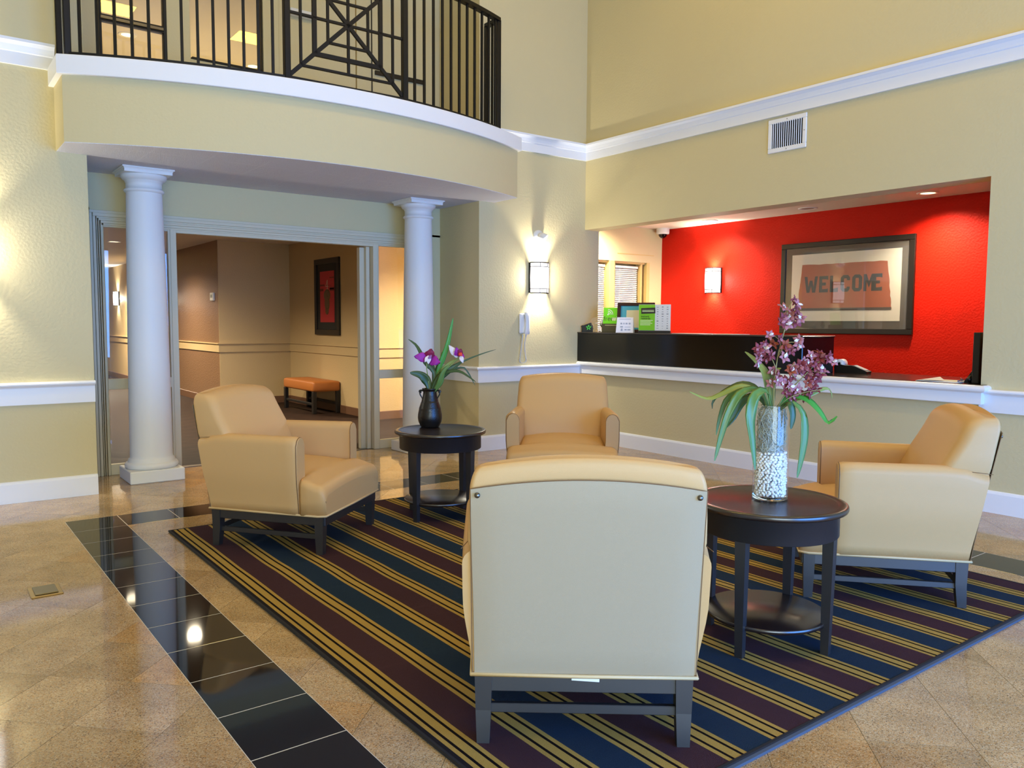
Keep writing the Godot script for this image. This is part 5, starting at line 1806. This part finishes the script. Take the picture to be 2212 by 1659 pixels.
func build_vase_orchids() -> void:
	var o := V(2.660, 0.5615, -1.855)
	var v := thing("vase", "tall clear glass cylinder vase half filled with white pebbles", "vase", o)
	var st := new_st()
	lathe(st, [Vector2(0.0655, 0.013), Vector2(0.0668, 0.016), Vector2(0.067, 0.364), Vector2(0.0662, 0.367), Vector2(0.0645, 0.367), Vector2(0.0635, 0.364)], 56)
	obj("glass", st, M.glass, v)
	st = new_st()
	lathe(st, [Vector2(0.0, 0.0), Vector2(0.064, 0.0), Vector2(0.067, 0.003), Vector2(0.067, 0.011), Vector2(0.064, 0.0135), Vector2(0.0, 0.0135)], 56)
	obj("foot", st, M.solid_glass, v)
	# pebbles: a drift nobody would count
	var mm := MultiMesh.new()
	mm.transform_format = MultiMesh.TRANSFORM_3D
	st = new_st()
	lathe(st, [Vector2(0.0, -1.0), Vector2(0.45, -0.88), Vector2(0.82, -0.55), Vector2(1.0, 0.0), Vector2(0.82, 0.55), Vector2(0.45, 0.88), Vector2(0.0, 1.0)], 10)
	mm.mesh = mesh_of(st)
	var r := RandomNumberGenerator.new()
	r.seed = 23
	var tr := []
	var layers := 19
	for L in layers:
		var y := 0.019 + 0.0088 * L
		for ring: Array in [[0.0545, 24], [0.038, 14], [0.02, 7]]:
			for j in int(ring[1]):
				var a: float = TAU * (j + r.randf_range(-0.3, 0.3) + 0.5 * (L % 2)) / ring[1]
				var rad: float = ring[0] + r.randf_range(-0.003, 0.0015)
				var b := Basis.from_euler(V(r.randf() * TAU, r.randf() * TAU, r.randf() * TAU)).scaled_local(V(r.randf_range(0.0058, 0.0085), r.randf_range(0.0038, 0.0055), r.randf_range(0.005, 0.0072)))
				tr.append(Transform3D(b, V(cos(a) * rad, y + r.randf_range(-0.002, 0.002) + (0.004 if L == layers - 1 else 0.0) * r.randf(), sin(a) * rad)))
	mm.instance_count = tr.size()
	for i in tr.size(): mm.set_instance_transform(i, tr[i])
	var mi := MultiMeshInstance3D.new()
	mi.name = "pebbles"
	mi.multimesh = mm
	mi.material_override = M.pebble
	mi.position = o
	add_child(mi)
	mi.set_meta("kind", "stuff")
	tag(mi, "white pebbles filling the lower half of the glass vase", "pebbles")
	# grey-green moss fibre above the pebbles
	st = new_st()
	for i in 150:
		var pts := []
		var a0 := r.randf() * TAU
		var y0 := r.randf_range(0.19, 0.345)
		for j in 6:
			var a := a0 + j * r.randf_range(0.15, 0.5)
			var rad := 0.0595 - absf(r.randf_range(0, 0.016)) - 0.002
			pts.append(V(cos(a) * rad, clampf(y0 + r.randf_range(-0.03, 0.03), 0.186, 0.36), sin(a) * rad))
		tube(st, curve(pts, 12), r.randf_range(0.0009, 0.0019), 4)
	lathe(st, [Vector2(0.0, 0.185), Vector2(0.034, 0.187), Vector2(0.036, 0.345), Vector2(0.0, 0.352)], 16)
	var mo := obj("moss", st, M.fibre)
	mo.position = o
	mo.set_meta("kind", "stuff")
	tag(mo, "tangled grey moss fibre in the upper half of the glass vase", "moss")
	# the orchid arrangement
	var g := thing("orchid_plant", "artificial orchid sprays of small wine-red flowers with drooping strap leaves in the glass vase", "plant", o)
	var k := 0.00185
	var B := V(0, 0.366, 0)
	var P := func(x: float, y: float, d := 0.0) -> Vector3: return at_px(B, k, x - 1663.0, y - 869.0, d)
	var up := V(0.1, 0.9, 0.3)
	var leaves := [
		[[[1652, 880, 0.0], [1640, 848, 0], [1605, 832, 0.03], [1565, 850, 0.05], [1535, 861, 0.06], [1497, 846, 0.07]], 0.028, M.leaf_pale],
		[[[1655, 880, 0], [1632, 838, -0.02], [1592, 842, -0.04], [1566, 880, -0.05], [1550, 930, -0.05], [1538, 984, -0.05]], 0.034, M.leaf],
		[[[1660, 880, -0.01], [1640, 838, -0.05], [1612, 848, -0.08], [1600, 890, -0.10], [1606, 940, -0.10], [1614, 997, -0.10]], 0.044, M.leaf],
		[[[1654, 880, 0], [1630, 852, 0.02], [1602, 868, 0.03], [1584, 902, 0.03], [1564, 926, 0.03]], 0.034, M.leaf_dark],
		[[[1654, 880, 0.02], [1625, 836, 0.04], [1582, 858, 0.07], [1565, 900, 0.08], [1558, 940, 0.08]], 0.025, M.leaf],
		[[[1670, 882, -0.03], [1690, 862, -0.07], [1710, 882, -0.08], [1715, 925, -0.08], [1712, 965, -0.08], [1704, 1015, -0.08]], 0.037, M.leaf],
		[[[1668, 880, -0.04], [1681, 862, -0.08], [1688, 885, -0.09], [1686, 914, -0.09]], 0.034, M.leaf_dark],
		[[[1672, 880, 0], [1700, 852, 0.0], [1730, 858, -0.02], [1752, 880, -0.04], [1770, 904, -0.05], [1786, 889, -0.06]], 0.036, M.leaf_bright],
		[[[1672, 880, 0.02], [1704, 862, 0.0], [1738, 848, 0.0], [1775, 836, 0.02], [1792, 841, 0.04], [1798, 857, 0.05]], 0.024, M.leaf_pale],
		[[[1664, 880, 0.03], [1655, 815, 0.04], [1638, 785, 0.05], [1612, 760, 0.06]], 0.046, M.leaf_pale],
		[[[1668, 880, 0.03], [1668, 815, 0.05], [1680, 798, 0.05], [1688, 794, 0.05]], 0.034, M.leaf_pale],
		[[[1656, 880, 0.03], [1640, 838, 0.05], [1610, 828, 0.08], [1570, 850, 0.10], [1552, 868, 0.1], [1551, 884, 0.1]], 0.022, M.leaf_dark],
	]
	for e: Array in leaves:
		var pts := []
		for q: Array in e[0]: pts.append(P.call(q[0], q[1], q[2]))
		st = new_st()
		leaf(st, pts, e[1], up + V(-0.4, 0, 0.5), 0.28, 0.45, 0.5)
		obj("leaf", st, e[2], g)
	var stems := [
		[[1666, 878, 0], [1666, 832, 0], [1671, 768, 0], [1683, 716, 0], [1687, 680, 0], [1698, 652, 0]],
		[[1683, 716, 0], [1696, 702, 0], [1702, 688, -0.01], [1710, 690, -0.02]],
		[[1667, 790, 0], [1655, 768, -0.01], [1640, 748, -0.02], [1630, 748, -0.03]],
		[[1671, 770, 0], [1684, 744, -0.01], [1695, 738, -0.02], [1708, 740, -0.02]],
		[[1673, 760, 0], [1682, 752, 0.01], [1694, 756, 0.02], [1704, 750, 0.02]],
		[[1678, 740, 0], [1668, 728, 0.01], [1656, 724, 0.02], [1648, 726, 0.02]],
		[[1672, 878, 0], [1690, 846, 0], [1716, 820, 0], [1738, 797, 0], [1760, 778, 0.01], [1788, 772, 0.02]],
		[[1738, 797, 0], [1752, 800, -0.02], [1764, 802, -0.03]],
		[[1716, 820, 0], [1700, 806, -0.02], [1694, 790, -0.03], [1702, 782, -0.03]],
		[[1672, 878, 0], [1690, 856, -0.02], [1722, 842, -0.03], [1756, 836, -0.03]],
		[[1666, 832, 0], [1660, 822, -0.02], [1664, 806, -0.02]],
	]
	for e: Array in stems:
		st = new_st()
		var pts := []
		for q: Array in e: pts.append(P.call(q[0], q[1], q[2]))
		tube(st, curve(pts, 14), 0.0028 if e.size() > 4 else 0.0018, 6, 0.0014)
		obj("stem", st, M.stem, g)
	# one flower of five narrow petals and a lip, in three tones, set again and again
	var fm := []
	for tone in 3:
		st = new_st()
		for j in 5:
			var a := TAU * j / 5 + PI / 2
			var d := V(cos(a), sin(a), 0.15)
			ruffled_petal(st, d * 0.003, d * (0.026 if j != 0 else 0.024) + V(0, 0, 0.004 * sin(j * 2.0)), 0.0150, Vector3.BACK, 0.16, 0.35)
		var lip := new_st()
		ruffled_petal(lip, V(0, -0.001, 0.004), V(0, -0.017, 0.014), 0.013, Vector3.BACK, 0.2, 0.3)
		lathe(lip, [Vector2(0.0, -0.003), Vector2(0.003, 0.0), Vector2(0.0, 0.004)], 7, V(0, 0, 0.006))
		fm.append([mesh_of(st), mesh_of(lip)])
	var spots := [
		[1699.8, 652.5, 0], [1704, 660, 1], [1683, 669, 1], [1707, 671, 0], [1706, 678, 0], [1696, 683, 1], [1713, 689, 1], [1709, 695, 0], [1671, 699, 0], [1678, 691, 0], [1685, 702, 1],
		[1653.6, 724, 1], [1669, 731, 0], [1661, 742, 2], [1639.5, 743.5, 0], [1632, 758, 0], [1653.6, 765, 0], [1626, 781, 1], [1650, 773, 0], [1683, 745, 2], [1710, 743, 1], [1697.5, 756, 0], [1680, 770, 1], [1641, 752, 1], [1630, 768, 1], [1625, 752, 0], [1708, 733, 1],
		[1741, 765, 1], [1757, 760.5, 2], [1772, 768.5, 0], [1782, 779, 1], [1724, 778, 1], [1727, 790, 0], [1702, 790, 1], [1716, 786, 0], [1746, 789, 0], [1763, 798, 1], [1735, 804.5, 0], [1741, 815, 0], [1732, 822, 2], [1700, 809, 0], [1754, 812, 0], [1693, 798, 2], [1708, 800, 1], [1719, 797, 1], [1751, 776, 2], [1762, 770, 0], [1734, 783, 1], [1757, 803, 0], [1747, 826, 0],
		[1666, 817, 1], [1672, 809, 0], [1660, 825, 1], [1693, 831, 1], [1664.6, 797, 1], [1685, 842, 0], [1704, 850, 0], [1719, 847, 0], [1735, 842, 0], [1751, 839, 0], [1700, 858, 1], [1676, 822, 1], [1712, 836, 1], [1728, 849, 0], [1689, 822, 0],
	]
	for e: Array in spots:
		var f := Node3D.new()
		f.name = "flower"
		g.add_child(f, true)
		var face := V(-0.55, 0.25, 0.8).normalized() + V(r.randf_range(-0.7, 0.7), r.randf_range(-0.6, 0.6), r.randf_range(-0.7, 0.7))
		var b := Basis.looking_at(-face.normalized(), Vector3.UP) * Basis(Vector3.BACK, r.randf() * TAU)
		f.transform = Transform3D(b.scaled(Vector3.ONE * r.randf_range(0.85, 1.25)), P.call(e[0], e[1], r.randf_range(-0.03, 0.02)))
		put("petals", fm[0][0], [M.petal_wine, M.petal_rose, M.petal_rust][e[2]], f)
		put("lip", fm[0][1], [M.petal_rose, M.petal_white, M.petal_wine][e[2]], f)
